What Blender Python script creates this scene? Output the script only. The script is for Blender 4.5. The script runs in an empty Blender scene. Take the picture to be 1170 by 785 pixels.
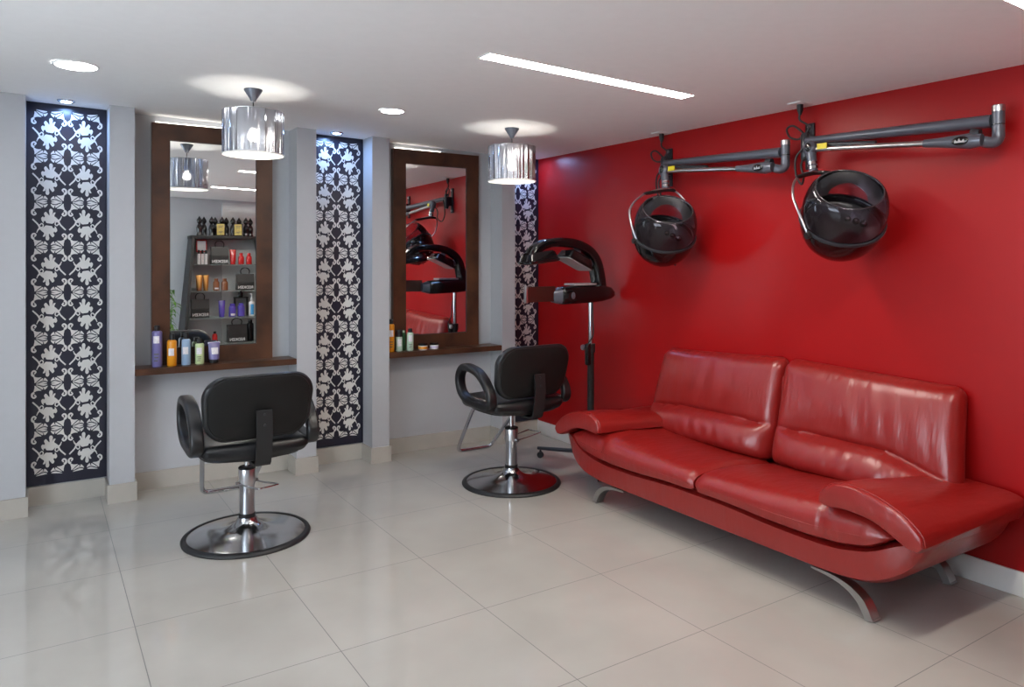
import bpy, bmesh, math, random
from mathutils import Vector, Matrix
random.seed(7)
PI = math.pi
C = bpy.context.scene.collection
sin, cos, rad = math.sin, math.cos, math.radians

# ---------------------------------------------------------------- materials
MATS = {}
def mat(name, col, rough=.5, metal=0., spec=.5, coat=0., trans=0., ior=1.5, alpha=1., emis=None, estr=0., sheen=0.):
    m = bpy.data.materials.new(name); m.use_nodes = True
    b = m.node_tree.nodes['Principled BSDF']
    b.inputs['Base Color'].default_value = (*col, 1)
    b.inputs['Roughness'].default_value = rough
    b.inputs['Metallic'].default_value = metal
    b.inputs['Specular IOR Level'].default_value = spec
    b.inputs['Coat Weight'].default_value = coat
    b.inputs['Coat Roughness'].default_value = .06
    b.inputs['Transmission Weight'].default_value = trans
    b.inputs['IOR'].default_value = ior
    b.inputs['Alpha'].default_value = alpha
    if emis:
        b.inputs['Emission Color'].default_value = (*emis, 1)
        b.inputs['Emission Strength'].default_value = estr
    MATS[name] = m
    return m
def nodes(m):
    nt = m.node_tree
    return nt, nt.nodes, nt.links, nt.nodes['Principled BSDF']
def add_noise(m, scale, amount, bump=0., detail=4., stretch=(1, 1, 1), dist=.002):
    """slight colour mottling and bump from object-space noise"""
    nt, N, L, b = nodes(m)
    tc = N.new('ShaderNodeTexCoord'); mp = N.new('ShaderNodeMapping'); mp.inputs['Scale'].default_value = stretch
    L.new(tc.outputs['Object'], mp.inputs['Vector'])
    no = N.new('ShaderNodeTexNoise'); no.inputs['Scale'].default_value = scale; no.inputs['Detail'].default_value = detail
    L.new(mp.outputs['Vector'], no.inputs['Vector'])
    if amount:
        col = b.inputs['Base Color'].default_value[:]
        r = N.new('ShaderNodeValToRGB')
        r.color_ramp.elements[0].position = .3; r.color_ramp.elements[1].position = .7
        r.color_ramp.elements[0].color = tuple(c * (1 - amount) for c in col[:3]) + (1,)
        r.color_ramp.elements[1].color = tuple(min(1, c * (1 + amount)) for c in col[:3]) + (1,)
        L.new(no.outputs['Fac'], r.inputs['Fac']); L.new(r.outputs['Color'], b.inputs['Base Color'])
    if bump:
        bp = N.new('ShaderNodeBump'); bp.inputs['Strength'].default_value = bump; bp.inputs['Distance'].default_value = dist
        L.new(no.outputs['Fac'], bp.inputs['Height']); L.new(bp.outputs['Normal'], b.inputs['Normal'])
    return m

M_white = add_noise(mat('white_wall_paint', (.475, .485, .505), .55, spec=.3), 30, .01)
M_ceil = add_noise(mat('ceiling_paint', (.93, .925, .92), .7, spec=.2), 20, .01)
M_red = add_noise(mat('red_wall_paint', (.34, .0038, .0048), .36, spec=.32), 3, .03)
M_base = add_noise(mat('baseboard_tile', (.47, .44, .39), .25, spec=.4), 6, .05)
M_basew = mat('baseboard_white', (.68, .66, .64), .4)
M_navy = add_noise(mat('navy_board', (.012, .012, .026), .3, spec=.5), 8, .1)
M_cream = mat('cream_inlay', (.70, .68, .64), .45)
M_chrome = mat('chrome', (.58, .59, .61), .14, 1.)
M_steel = mat('brushed_steel', (.55, .55, .56), .28, 1.)
M_legsteel = mat('satin_leg_metal', (.42, .41, .40), .35, 1.)
M_disc = add_noise(mat('worn_chrome_base', (.50, .51, .53), .15, 1.), 12, .08)
M_rubber = mat('black_rubber', (.010, .010, .011), .5)
M_vinyl = add_noise(mat('black_vinyl', (.007, .0075, .009), .36, spec=.5), 120, 0, .12, dist=.0005)
M_shell = add_noise(mat('black_backshell', (.007, .007, .007), .5, spec=.3), 60, 0, .1, dist=.0005)
M_blk = mat('black_gloss_plastic', (.005, .005, .006), .12, spec=.5, coat=.3)
M_blkm = mat('black_matt_plastic', (.010, .010, .011), .4)
M_grey = mat('grey_painted_metal', (.115, .125, .155), .3, .35)
M_darkgrey = mat('dark_grey_metal', (.035, .038, .045), .3, .3)
M_yellow = mat('yellow_sticker', (.75, .62, .03), .5)
M_copper = mat('bronze_heater_panel', (.13, .075, .06), .28, .85)
M_mesh = add_noise(mat('heater_grille', (.42, .43, .43), .4, .3), 300, .6)
M_wht = mat('white_plastic', (.80, .80, .79), .4)
M_inner = mat('white_shade_lining', (.85, .84, .80), .6)
M_lav = mat('lavender_plastic', (.17, .155, .36), .3, coat=.2)
M_lavl = mat('pale_lavender', (.62, .58, .76), .35)
M_org = mat('orange_plastic', (.78, .30, .012), .3, coat=.2)
M_blue = mat('powder_blue_plastic', (.30, .44, .62), .3, coat=.2)
M_grn = mat('pale_green_plastic', (.58, .70, .36), .3, coat=.2)
M_mint = mat('mint_plastic', (.50, .66, .52), .3, coat=.2)
M_dgrn = mat('dark_green_plastic', (.02, .09, .03), .3)
M_label = add_noise(mat('paper_label', (.78, .76, .78), .5), 90, .12)
M_print = mat('dark_label_print', (.12, .12, .10), .5)
M_redp = mat('red_plastic', (.55, .02, .02), .25, coat=.3)
M_gold = mat('bronze_gold_plastic', (.50, .24, .06), .25, .5)
M_brown = mat('amber_brown_plastic', (.26, .10, .045), .25, coat=.3)
M_purple = mat('violet_plastic', (.10, .07, .42), .25, coat=.3)
M_bag = add_noise(mat('black_paper', (.022, .022, .022), .45), 10, .1)
M_print_w = mat('white_print', (.7, .7, .7), .5)
M_leaf = add_noise(mat('leaf_green', (.09, .22, .03), .4), 30, .35)
M_pot = mat('grey_pot', (.25, .24, .23), .6)
M_soil = mat('soil', (.03, .02, .015), .9)
M_cert = add_noise(mat('certificate_gold', (.62, .50, .14), .4), 40, .25)
M_skyblue = mat('sky_blue_label', (.06, .32, .62), .4)
M_glass = mat('shelf_glass', (.5, .6, .57), .05, alpha=.35)
M_mirror = mat('mirror_silver', (.86, .88, .88), .0, 1.)
M_cord = mat('black_cord', (.012, .012, .012), .5)

def leather():
    m = mat('red_leather', (.26, .010, .008), .32, spec=.75)
    nt, N, L, b = nodes(m)
    tc = N.new('ShaderNodeTexCoord')
    mp = N.new('ShaderNodeMapping'); mp.inputs['Scale'].default_value = (1, 3.5, .8); mp.inputs['Rotation'].default_value = (.25, 0, 0)
    L.new(tc.outputs['Object'], mp.inputs['Vector'])
    n1 = N.new('ShaderNodeTexNoise'); n1.inputs['Scale'].default_value = 5; n1.inputs['Detail'].default_value = 3
    L.new(mp.outputs['Vector'], n1.inputs['Vector'])
    n2 = N.new('ShaderNodeTexNoise'); n2.inputs['Scale'].default_value = 260; n2.inputs['Detail'].default_value = 2
    L.new(tc.outputs['Object'], n2.inputs['Vector'])
    b1 = N.new('ShaderNodeBump'); b1.inputs['Strength'].default_value = .35; b1.inputs['Distance'].default_value = .018
    b2 = N.new('ShaderNodeBump'); b2.inputs['Strength'].default_value = .12; b2.inputs['Distance'].default_value = .001
    L.new(n1.outputs['Fac'], b1.inputs['Height']); L.new(n2.outputs['Fac'], b2.inputs['Height'])
    L.new(b1.outputs['Normal'], b2.inputs['Normal']); L.new(b2.outputs['Normal'], b.inputs['Normal'])
    return m
M_leather = leather()

def wood():
    m = mat('dark_walnut', (.06, .03, .02), .32, spec=.45)
    nt, N, L, b = nodes(m)
    tc = N.new('ShaderNodeTexCoord'); mp = N.new('ShaderNodeMapping'); mp.inputs['Scale'].default_value = (3, 3, 3)
    L.new(tc.outputs['Object'], mp.inputs['Vector'])
    n1 = N.new('ShaderNodeTexNoise'); n1.inputs['Scale'].default_value = 1.6; n1.inputs['Detail'].default_value = 6; n1.inputs['Distortion'].default_value = .4
    L.new(mp.outputs['Vector'], n1.inputs['Vector'])
    r = N.new('ShaderNodeValToRGB')
    r.color_ramp.elements[0].position = .3; r.color_ramp.elements[0].color = (.038, .018, .011, 1)
    r.color_ramp.elements[1].position = .75; r.color_ramp.elements[1].color = (.125, .052, .026, 1)
    L.new(n1.outputs['Fac'], r.inputs['Fac']); L.new(r.outputs['Color'], b.inputs['Base Color'])
    return m
M_wood = wood()

def tile_floor():
    m = mat('cream_porcelain_tile', (.5, .47, .42), .11, spec=.55)
    nt, N, L, b = nodes(m)
    geo = N.new('ShaderNodeNewGeometry'); sep = N.new('ShaderNodeSeparateXYZ')
    L.new(geo.outputs['Position'], sep.inputs['Vector'])
    def math_(op, a, c=None):
        n = N.new('ShaderNodeMath'); n.operation = op
        for k, v in enumerate((a, c)):
            if v is None: continue
            if isinstance(v, (int, float)): n.inputs[k].default_value = v
            else: L.new(v, n.inputs[k])
        return n.outputs[0]
    ds = []
    for ax in ('X', 'Y'):
        t = math_('DIVIDE', sep.outputs[ax], .6)
        f = math_('FRACT', math_('ADD', t, 100.5))
        ds.append(math_('ABSOLUTE', math_('SUBTRACT', f, .5)))
    d = math_('MINIMUM', ds[0], ds[1])
    g = math_('LESS_THAN', d, .0024)
    no = N.new('ShaderNodeTexNoise'); no.inputs['Scale'].default_value = 2.2; no.inputs['Detail'].default_value = 5
    L.new(geo.outputs['Position'], no.inputs['Vector'])
    r = N.new('ShaderNodeValToRGB')
    r.color_ramp.elements[0].position = .35; r.color_ramp.elements[0].color = (.405, .385, .35, 1)
    r.color_ramp.elements[1].position = .7; r.color_ramp.elements[1].color = (.455, .435, .395, 1)
    L.new(no.outputs['Fac'], r.inputs['Fac'])
    mx = N.new('ShaderNodeMix'); mx.data_type = 'RGBA'
    L.new(g, mx.inputs['Factor']); L.new(r.outputs['Color'], mx.inputs['A']); mx.inputs['B'].default_value = (.13, .125, .12, 1)
    L.new(mx.outputs['Result'], b.inputs['Base Color'])
    rr = math_('MULTIPLY_ADD', g, .5); 
    n = rr.node; n.inputs[2].default_value = .055
    L.new(rr, b.inputs['Roughness'])
    return m
M_floor = tile_floor()

def half_mirror_film():
    """silvered film: mirrors the room outside, lets some of the bulb through"""
    m = bpy.data.materials.new('silvered_film'); m.use_nodes = True
    nt = m.node_tree; N = nt.nodes; L = nt.links
    N.remove(N['Principled BSDF']); out = N['Material Output']
    tc = N.new('ShaderNodeTexCoord')
    sp = N.new('ShaderNodeSeparateXYZ'); L.new(tc.outputs['Object'], sp.inputs['Vector'])
    at = N.new('ShaderNodeMath'); at.operation = 'ARCTAN2'; L.new(sp.outputs['Y'], at.inputs[0]); L.new(sp.outputs['X'], at.inputs[1])
    no = N.new('ShaderNodeTexNoise'); no.noise_dimensions = '1D'; no.inputs['Scale'].default_value = 3.2; no.inputs['Detail'].default_value = 2
    L.new(at.outputs[0], no.inputs['W'])
    bp = N.new('ShaderNodeBump'); bp.inputs['Strength'].default_value = .8; bp.inputs['Distance'].default_value = .05
    L.new(no.outputs['Fac'], bp.inputs['Height'])
    g = N.new('ShaderNodeBsdfGlossy'); g.inputs['Color'].default_value = (.52, .53, .57, 1); g.inputs['Roughness'].default_value = .12
    L.new(bp.outputs['Normal'], g.inputs['Normal'])
    t = N.new('ShaderNodeBsdfTransparent'); t.inputs['Color'].default_value = (.8, .8, .8, 1)
    mx = N.new('ShaderNodeMixShader'); mx.inputs[0].default_value = .075
    L.new(g.outputs[0], mx.inputs[1]); L.new(t.outputs[0], mx.inputs[2]); L.new(mx.outputs[0], out.inputs['Surface'])
    return m
M_film = half_mirror_film()
def thin_lining():
    m = bpy.data.materials.new('white_film_lining'); m.use_nodes = True
    N = m.node_tree.nodes; L = m.node_tree.links; N.remove(N['Principled BSDF'])
    d = N.new('ShaderNodeBsdfDiffuse'); d.inputs['Color'].default_value = (.85, .84, .80, 1)
    t = N.new('ShaderNodeBsdfTransparent'); mx = N.new('ShaderNodeMixShader'); mx.inputs[0].default_value = .5
    L.new(d.outputs[0], mx.inputs[1]); L.new(t.outputs[0], mx.inputs[2]); L.new(mx.outputs[0], N['Material Output'].inputs['Surface'])
    return m
M_lining = thin_lining()

def smoky(name, tint, refl=.12):
    m = bpy.data.materials.new(name); m.use_nodes = True
    nt = m.node_tree; N = nt.nodes; L = nt.links
    N.remove(N['Principled BSDF']); out = N['Material Output']
    t = N.new('ShaderNodeBsdfTransparent'); t.inputs['Color'].default_value = (*tint, 1)
    g = N.new('ShaderNodeBsdfGlossy'); g.inputs['Roughness'].default_value = .08; g.inputs['Color'].default_value = (.8, .8, .85, 1)
    fr = N.new('ShaderNodeFresnel'); fr.inputs['IOR'].default_value = 1.5
    d = N.new('ShaderNodeBsdfDiffuse'); d.inputs['Color'].default_value = (.05, .045, .055, 1)
    m1 = N.new('ShaderNodeMixShader'); m1.inputs[0].default_value = .07
    L.new(t.outputs[0], m1.inputs[1]); L.new(d.outputs[0], m1.inputs[2])
    m2 = N.new('ShaderNodeMixShader'); L.new(fr.outputs[0], m2.inputs[0]); L.new(m1.outputs[0], m2.inputs[1]); L.new(g.outputs[0], m2.inputs[2])
    L.new(m2.outputs[0], out.inputs['Surface'])
    return m
M_smoke = smoky('smoky_plum_acrylic', (.62, .46, .55))
M_rim = mat('smoky_rim', (.05, .04, .045), .15)

def clear_glass():
    m = bpy.data.materials.new('clear_window_glass'); m.use_nodes = True
    N = m.node_tree.nodes; L = m.node_tree.links; N.remove(N['Principled BSDF'])
    t = N.new('ShaderNodeBsdfTransparent'); t.inputs['Color'].default_value = (.97, .98, .98, 1)
    g = N.new('ShaderNodeBsdfGlossy'); g.inputs['Roughness'].default_value = .02
    mx = N.new('ShaderNodeMixShader'); mx.inputs[0].default_value = .05
    L.new(t.outputs[0], mx.inputs[1]); L.new(g.outputs[0], mx.inputs[2]); L.new(mx.outputs[0], N['Material Output'].inputs['Surface'])
    return m
def emit(name, col, s):
    m = bpy.data.materials.new(name); m.use_nodes = True
    N = m.node_tree.nodes; N.remove(N['Principled BSDF'])
    e = N.new('ShaderNodeEmission'); e.inputs['Color'].default_value = (*col, 1); e.inputs['Strength'].default_value = s
    m.node_tree.links.new(e.outputs[0], N['Material Output'].inputs['Surface'])
    return m
E_strip = emit('strip_light', (1, .93, .84), 24)
E_down = emit('downlight_diffuser', (.97, .98, 1), 20)
E_spot = emit('cool_spot', (.30, .52, 1), 150)
E_bulb = emit('warm_bulb', (1, .96, .90), 27)
E_led = emit('led_strip', (1, .95, .86), 3)

# ---------------------------------------------------------------- mesh helpers
def catmull(pts, n=8, closed=False):
    P = [Vector(p) for p in pts]; N = len(P); out = []
    rng = range(N) if closed else range(N - 1)
    for i in rng:
        if closed: a, b, c, d = P[(i - 1) % N], P[i], P[(i + 1) % N], P[(i + 2) % N]
        else:
            b, c = P[i], P[i + 1]
            a = P[i - 1] if i > 0 else b * 2 - c
            d = P[i + 2] if i + 2 < N else c * 2 - b
        for k in range(n):
            t = k / n
            out.append(.5 * ((2 * b) + (c - a) * t + (2 * a - 5 * b + 4 * c - d) * t * t + (3 * b - a - 3 * c + d) * t ** 3))
    if not closed: out.append(P[-1])
    return out
def interp(tab, x):
    if x <= tab[0][0]: return tab[0][1]
    for (a, b), (c, d) in zip(tab, tab[1:]):
        if x <= c:
            t = (x - a) / (c - a); 
            return b + (d - b) * t
    return tab[-1][1]
def smooth_tab(tab, n=6):
    return [(p.x, p.y) for p in catmull([(a, b, 0) for a, b in tab], n)]

class MB:
    def __init__(s): s.bm = bmesh.new()
    def ring_faces(s, rings, closed_u=False, closed_v=True, caps=True):
        R = [[s.bm.verts.new(p) for p in r] for r in rings]
        n = len(R[0]); m = len(R)
        for i in range(m if closed_u else m - 1):
            a, b = R[i], R[(i + 1) % m]
            for j in range(n if closed_v else n - 1):
                k = (j + 1) % n
                s.bm.faces.new((a[j], a[k], b[k], b[j]))
        if caps and not closed_u and closed_v:
            s.bm.faces.new(list(reversed(R[0]))); s.bm.faces.new(R[-1])
        return s
    def box(s, lo, hi, bev=0., seg=2):
        lo = Vector(lo); hi = Vector(hi)
        g = bmesh.ops.create_cube(s.bm, size=1)
        for v in g['verts']:
            v.co = Vector(((lo[k] + hi[k]) / 2 + v.co[k] * (hi[k] - lo[k])) for k in range(3))
        if bev:
            es = list({e for v in g['verts'] for e in v.link_edges})
            bmesh.ops.bevel(s.bm, geom=es, offset=bev, segments=seg, affect='EDGES', profile=.5)
        return s
    def tube(s, path, r, seg=12, closed=False, caps=True):
        P = [Vector(p) for p in path]; n = len(P)
        rr = r if isinstance(r, (list, tuple)) else [r] * n
        T = []
        for i in range(n):
            if closed: t = P[(i + 1) % n] - P[(i - 1) % n]
            else: t = P[min(i + 1, n - 1)] - P[max(i - 1, 0)]
            T.append(t.normalized())
        u = T[0].orthogonal().normalized(); rings = []
        for i in range(n):
            u = (u - T[i] * u.dot(T[i])).normalized(); v = T[i].cross(u)
            rings.append([P[i] + (u * cos(2 * PI * k / seg) + v * sin(2 * PI * k / seg)) * rr[i] for k in range(seg)])
        return s.ring_faces(rings, closed_u=closed, caps=caps)
    def cyl(s, a, b, r, r2=None, seg=20):
        return s.tube([a, b], [r, r if r2 is None else r2], seg)
    def lathe(s, prof, seg=40, mtx=None, arc=None):
        mtx = mtx or Matrix.Identity(4); rings = []
        full = arc is None; a0, a1 = arc or (0, 2 * PI)
        cnt = seg if full else seg + 1
        cols = []
        for r, z in prof:
            r = max(r, 1e-5)
            cols.append([mtx @ Vector((r * cos(a0 + (a1 - a0) * k / seg), r * sin(a0 + (a1 - a0) * k / seg), z)) for k in range(cnt)])
        s.ring_faces(cols, closed_v=full, caps=False)
        if full:
            bmesh.ops.remove_doubles(s.bm, verts=s.bm.verts[:], dist=4e-5)
        return s
    def sphere(s, c, r, sx=1, sy=1, sz=1, u=20, v=12):
        g = bmesh.ops.create_uvsphere(s.bm, u_segments=u, v_segments=v, radius=r)
        for w in g['verts']: w.co = Vector((w.co.x * sx + c[0], w.co.y * sy + c[1], w.co.z * sz + c[2]))
        return s
    def rbox(s, c, size, r, warp=None, m=10, k=4):
        """rounded box on a fine grid, each point then passed to warp(p, unit)"""
        h = [x / 2 for x in size]; c = Vector(c)
        ax = []
        for a in range(3):
            rr = min(r, h[a] * .999)
            e = [-h[a] + rr * (1 - cos(PI / 2 * i / k)) * 1.0 for i in range(k)]
            mid = [-h[a] + rr + (2 * h[a] - 2 * rr) * i / m for i in range(m + 1)]
            ax.append(e + mid + [-x for x in reversed(e)])
        def mp(p):
            q = Vector((max(-(h[i] - min(r, h[i] * .999)), min(h[i] - min(r, h[i] * .999), p[i])) for i in range(3)))
            d = p - q
            if d.length > 1e-9: p = q + d.normalized() * min(r, max(abs(d[0]), abs(d[1]), abs(d[2])) if False else r)
            un = Vector((p[i] / h[i] for i in range(3)))
            p = p + c
            return warp(p, un) if warp else p
        bm2 = bmesh.new()
        for a in range(3):
            b, d = (a + 1) % 3, (a + 2) % 3
            for sg in (-1, 1):
                grid = []
                for i in ax[b]:
                    row = []
                    for j in ax[d]:
                        p = Vector((0, 0, 0)); p[a] = sg * h[a]; p[b] = i; p[d] = j
                        row.append(bm2.verts.new(p))
                    grid.append(row)
                for i in range(len(grid) - 1):
                    for j in range(len(grid[0]) - 1):
                        f = (grid[i][j], grid[i + 1][j], grid[i + 1][j + 1], grid[i][j + 1])
                        bm2.faces.new(f if sg > 0 else f[::-1])
        bmesh.ops.remove_doubles(bm2, verts=bm2.verts[:], dist=1e-6)
        for v in bm2.verts: v.co = mp(v.co.copy())
        tmp = bpy.data.meshes.new('t'); bm2.to_mesh(tmp); bm2.free(); s.bm.from_mesh(tmp); bpy.data.meshes.remove(tmp)
        return s
    def poly(s, pts):
        s.bm.faces.new([s.bm.verts.new(p) for p in pts]); return s
    def xform(s, mtx):
        bmesh.ops.transform(s.bm, matrix=mtx, verts=s.bm.verts[:]); return s
    def build(s, name, m, parent=None, loc=None, world=False, sharp=38, flat=False):
        bmesh.ops.recalc_face_normals(s.bm, faces=s.bm.faces[:])
        me = bpy.data.meshes.new(name)
        if parent is not None and world:
            M = Matrix.Identity(4); q = parent
            while q is not None:
                M = Matrix.Translation(q.location) @ q.rotation_euler.to_matrix().to_4x4() @ M; q = q.parent
            bmesh.ops.transform(s.bm, matrix=M.inverted(), verts=s.bm.verts[:])
        if parent is None and loc is not None and world:
            bmesh.ops.translate(s.bm, vec=-Vector(loc), verts=s.bm.verts[:])
        s.bm.to_mesh(me); s.bm.free()
        if not flat:
            for p in me.polygons: p.use_smooth = True
            me.set_sharp_from_angle(angle=rad(sharp))
        me.materials.append(m)
        o = bpy.data.objects.new(name, me); C.objects.link(o)
        if parent is not None: o.parent = parent
        elif loc is not None: o.location = loc
        return o
def tag(o, label=None, cat=None, group=None, kind=None):
    if label: o['label'] = label
    if cat: o['category'] = cat
    if group: o['group'] = group
    if kind: o['kind'] = kind
    return o
def thing(name, label, cat, loc=(0, 0, 0), rotz=0., group=None):
    o = bpy.data.objects.new(name, None); C.objects.link(o)
    o.location = loc; o.rotation_euler = (0, 0, rotz); o.empty_display_size = .1
    return tag(o, label, cat, group)
def struct(name, mb, m, **k):
    return tag(mb.build(name, m, **k), kind='structure')
def copy_thing(src, loc, label, rotz=None):
    r = src.copy(); C.objects.link(r); r.location = loc; r['label'] = label
    if rotz is not None: r.rotation_euler = (0, 0, rotz)
    for ch in list(src.children):
        c = ch.copy(); C.objects.link(c); c.parent = r
        for g in list(ch.children):
            d = g.copy(); C.objects.link(d); d.parent = c
    return r
def text_mesh(body, size, m, parent, mtx, name='lettering', bold=.0, align='CENTER'):
    cu = bpy.data.curves.new('t', 'FONT'); cu.body = body; cu.size = size; cu.align_x = align; cu.extrude = .0004; cu.offset = bold
    o = bpy.data.objects.new('t', cu); C.objects.link(o)
    me = bpy.data.meshes.new_from_object(o.evaluated_get(bpy.context.evaluated_depsgraph_get()))
    bpy.data.objects.remove(o); bpy.data.curves.remove(cu)
    me.transform(mtx); me.materials.clear(); me.materials.append(m)
    ob = bpy.data.objects.new(name, me); C.objects.link(ob); ob.parent = parent
    return ob

# ---------------------------------------------------------------- camera
cam = bpy.data.cameras.new('camera'); co = bpy.data.objects.new('camera', cam); C.objects.link(co)
cam.sensor_width = 36; cam.lens = 836.6 / 1170 * 36
cam.shift_y = -92.17 / 1170
cam.clip_start = .05
co.location = (-.3119, -3.7329, 1.391)
co.rotation_euler = (PI / 2, 0, -rad(32.933))
bpy.context.scene.camera = co

# ---------------------------------------------------------------- room shell
XR = 3.13; YB = -4.25; XL = -2.3
def zc(x, y): return 2.2975 - .0215 * x + .006 * y
def yp(x): return 1.078 - .016 * x          # front face of the piers
def yn(x): return 1.268 - .024 * x          # back of the niches
mb = MB()
mb.ring_faces([[(XL - .2, YB - .2, 0), (XR + .2, YB - .2, 0), (XR + .2, 1.7, 0), (XL - .2, 1.7, 0)],
               [(XL - .2, YB - .2, -.1), (XR + .2, YB - .2, -.1), (XR + .2, 1.7, -.1), (XL - .2, 1.7, -.1)]])
struct('floor', mb, M_floor, flat=True)
q = [(XL - .2, YB - .2), (XR + .2, YB - .2), (XR + .2, 1.7), (XL - .2, 1.7)]
mb = MB(); mb.ring_faces([[(x, y, zc(x, y)) for x, y in q], [(x, y, zc(x, y) + .1) for x, y in q]])
struct('ceiling', mb, M_ceil, flat=True)
def prism(mb, pts, z0, z1=None):
    """vertical prism over plan points up to the ceiling"""
    return mb.ring_faces([[(x, y, z0) for x, y in pts], [(x, y, (zc(x, y) + .02) if z1 is None else z1) for x, y in pts]])
struct('wall_far', prism(MB(), [(XL - .2, yn(XL - .2)), (XR + .2, yn(XR + .2)), (XR + .2, 1.6), (XL - .2, 1.6)], 0), M_white, flat=True)
struct('wall_right', MB().box((XR, YB - .2, 0), (XR + .15, 1.5, 2.4)), M_red, flat=True)
struct('wall_back', MB().box((XL - .2, YB - .15, 0), (XR + .2, YB, 2.45)), M_white, flat=True)
# left wall, outside the frame; its tall window is added for daylight fill
mb = MB()
WY0, WY1, WZ0, WZ1 = -3.6, -.9, .5, 2.1
mb.box((XL - .15, YB - .1, 0), (XL, WY0, 2.5)); mb.box((XL - .15, WY1, 0), (XL, 1.45, 2.5))
mb.box((XL - .15, WY0, 0), (XL, WY1, WZ0)); mb.box((XL - .15, WY0, WZ1), (XL, WY1, 2.5))
struct('wall_left', mb, M_white, flat=True)
mb = MB()
for y in (WY0, (WY0 + WY1) / 2 - .03, WY1 - .06): mb.box((XL - .1, y, WZ0), (XL - .04, y + .06, WZ1), .004)
for z in (WZ0, WZ1 - .06): mb.box((XL - .1, WY0, z), (XL - .04, WY1, z + .06), .004)
win = struct('fill_window_1', mb, M_wht)
MB().box((XL - .073, WY0 + .055, WZ0 + .055), (XL - .067, WY1 - .055, WZ1 - .055)).build('pane', clear_glass(), win, flat=True)
piers = [(-2.4, -.368), (.036, .166), (1.113, 1.242), (1.634, 1.760), (2.686, 2.805)]
for i, (a, b) in enumerate(piers):
    struct('trim_%d' % (i + 1), prism(MB(), [(a, yp(a)), (b, yp(b)), (b, yn(b) + .05), (a, yn(a) + .05)], 0), M_white, flat=True)
# baseboards follow the piers and the niches
BT, BH = .012, .108
mb = MB()
def strip(p, q, nrm, mb=mb):
    nx, ny = nrm
    pts = [p, q, (q[0] + nx * BT, q[1] + ny * BT), (p[0] + nx * BT, p[1] + ny * BT)]
    mb.ring_faces([[(x, y, 0) for x, y in pts], [(x, y, BH - .004) for x, y in pts],
                   [(x * .5 + (p[0] + q[0]) * .25 + nx * 0 if False else x, y, BH) for x, y in pts]])
for i, (a, b) in enumerate(piers):
    strip((a - BT if i else a, yp(a)), (b + BT, yp(b)), (0, -1))
    strip((b, yp(b)), (b, yn(b)), (1, 0))
    if i: strip((a, yp(a)), (a, yn(a)), (-1, 0))
for (a, b), (c, d) in zip(piers, piers[1:] + [(XR, XR)]):
    strip((b, yn(b)), (c, yn(c)), (0, -1))
struct('baseboard_far', mb, M_base, flat=True)
struct('baseboard_right', MB().box((XR - .012, YB, 0), (XR, yn(XR) - .012, .105), .003), M_basew, sharp=30)

# ---------------------------------------------------------------- damask panels
S = .000675; SY = .00078
def hook(pts, w, ball=True):
    P = catmull([(a, b, 0) for a, b in pts], 6); n = len(P); L, R = [], []
    for i, p in enumerate(P):
        t = (P[min(i + 1, n - 1)] - P[max(i - 1, 0)]).normalized(); nn = Vector((-t.y, t.x, 0))
        ww = interp(w, i / (n - 1)) / 2
        L.append(p + nn * ww); R.append(p - nn * ww)
    out = []
    for i in range(n - 1): out.append([L[i], L[i + 1], R[i + 1], R[i]])
    # round end
    c = P[-1]; rw = interp(w, 1) / 2 * 1.25
    if ball: out.append([c + Vector((cos(a * PI / 5), sin(a * PI / 5), 0)) * rw for a in range(10)])
    return out
FLOWER = [catmull([(x, y, 0) for x, y in pts], 4, True) for pts in [
    [(74, -16), (66, -32), (46, -52), (35, -60), (47, -84), (31, -84), (22, -64), (21, -80), (27, -97), (20, -113), (5, -114), (-1, -98), (4, -80), (0, -62), (-10, -78),
     (-24, -96), (-38, -84), (-30, -64), (-17, -48), (-34, -52), (-46, -62), (-58, -52), (-55, -34), (-42, -15), (-39, -29), (-27, -28), (-20, -14), (4, -8), (26, -5), (44, -20), (60, -22)]]]
FLOWER += hook([(66, -22), (82, 8), (121, 50)], [(0, 15), (.5, 11), (1, 10)], False)
FLOWER += hook([(70, -22), (82, -34), (90, -50)], [(0, 14), (1, 6)])
FLOWER += hook([(62, -16), (48, -16), (44, 2), (56, 12), (66, 4)], [(0, 10), (.6, 8), (1, 8)])
SHELL = [catmull([(x, y, 0) for x, y in pts], 4, True) for pts in [
    [(-116, -78), (-104, -66), (-84, -57), (-56, -54), (-76, -40), (-104, -20), (-107, -38)],
    [(-95, -17), (-72, -34), (-49, -47), (-44, -36), (-54, -28), (-76, -20)],
    [(-34, -47), (-18, -34), (-11, -17), (-34, -26), (-58, -24), (-40, -32)],
    [(-97, -6), (-74, -13), (-44, -19), (-22, -13), (-15, -6), (-40, -5), (-80, -5)]]]
SHELL += hook([(-110, -72), (-124, -84), (-124, -102), (-110, -110), (-97, -100), (-104, -91)], [(0, 17), (.5, 13), (1, 10)])
def unshear(shapes): return [[Vector((p.x, p.y - .1 * p.x, 0)) for p in q] for q in shapes]
FLOWER = unshear(FLOWER); SHELL = unshear(SHELL)
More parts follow.
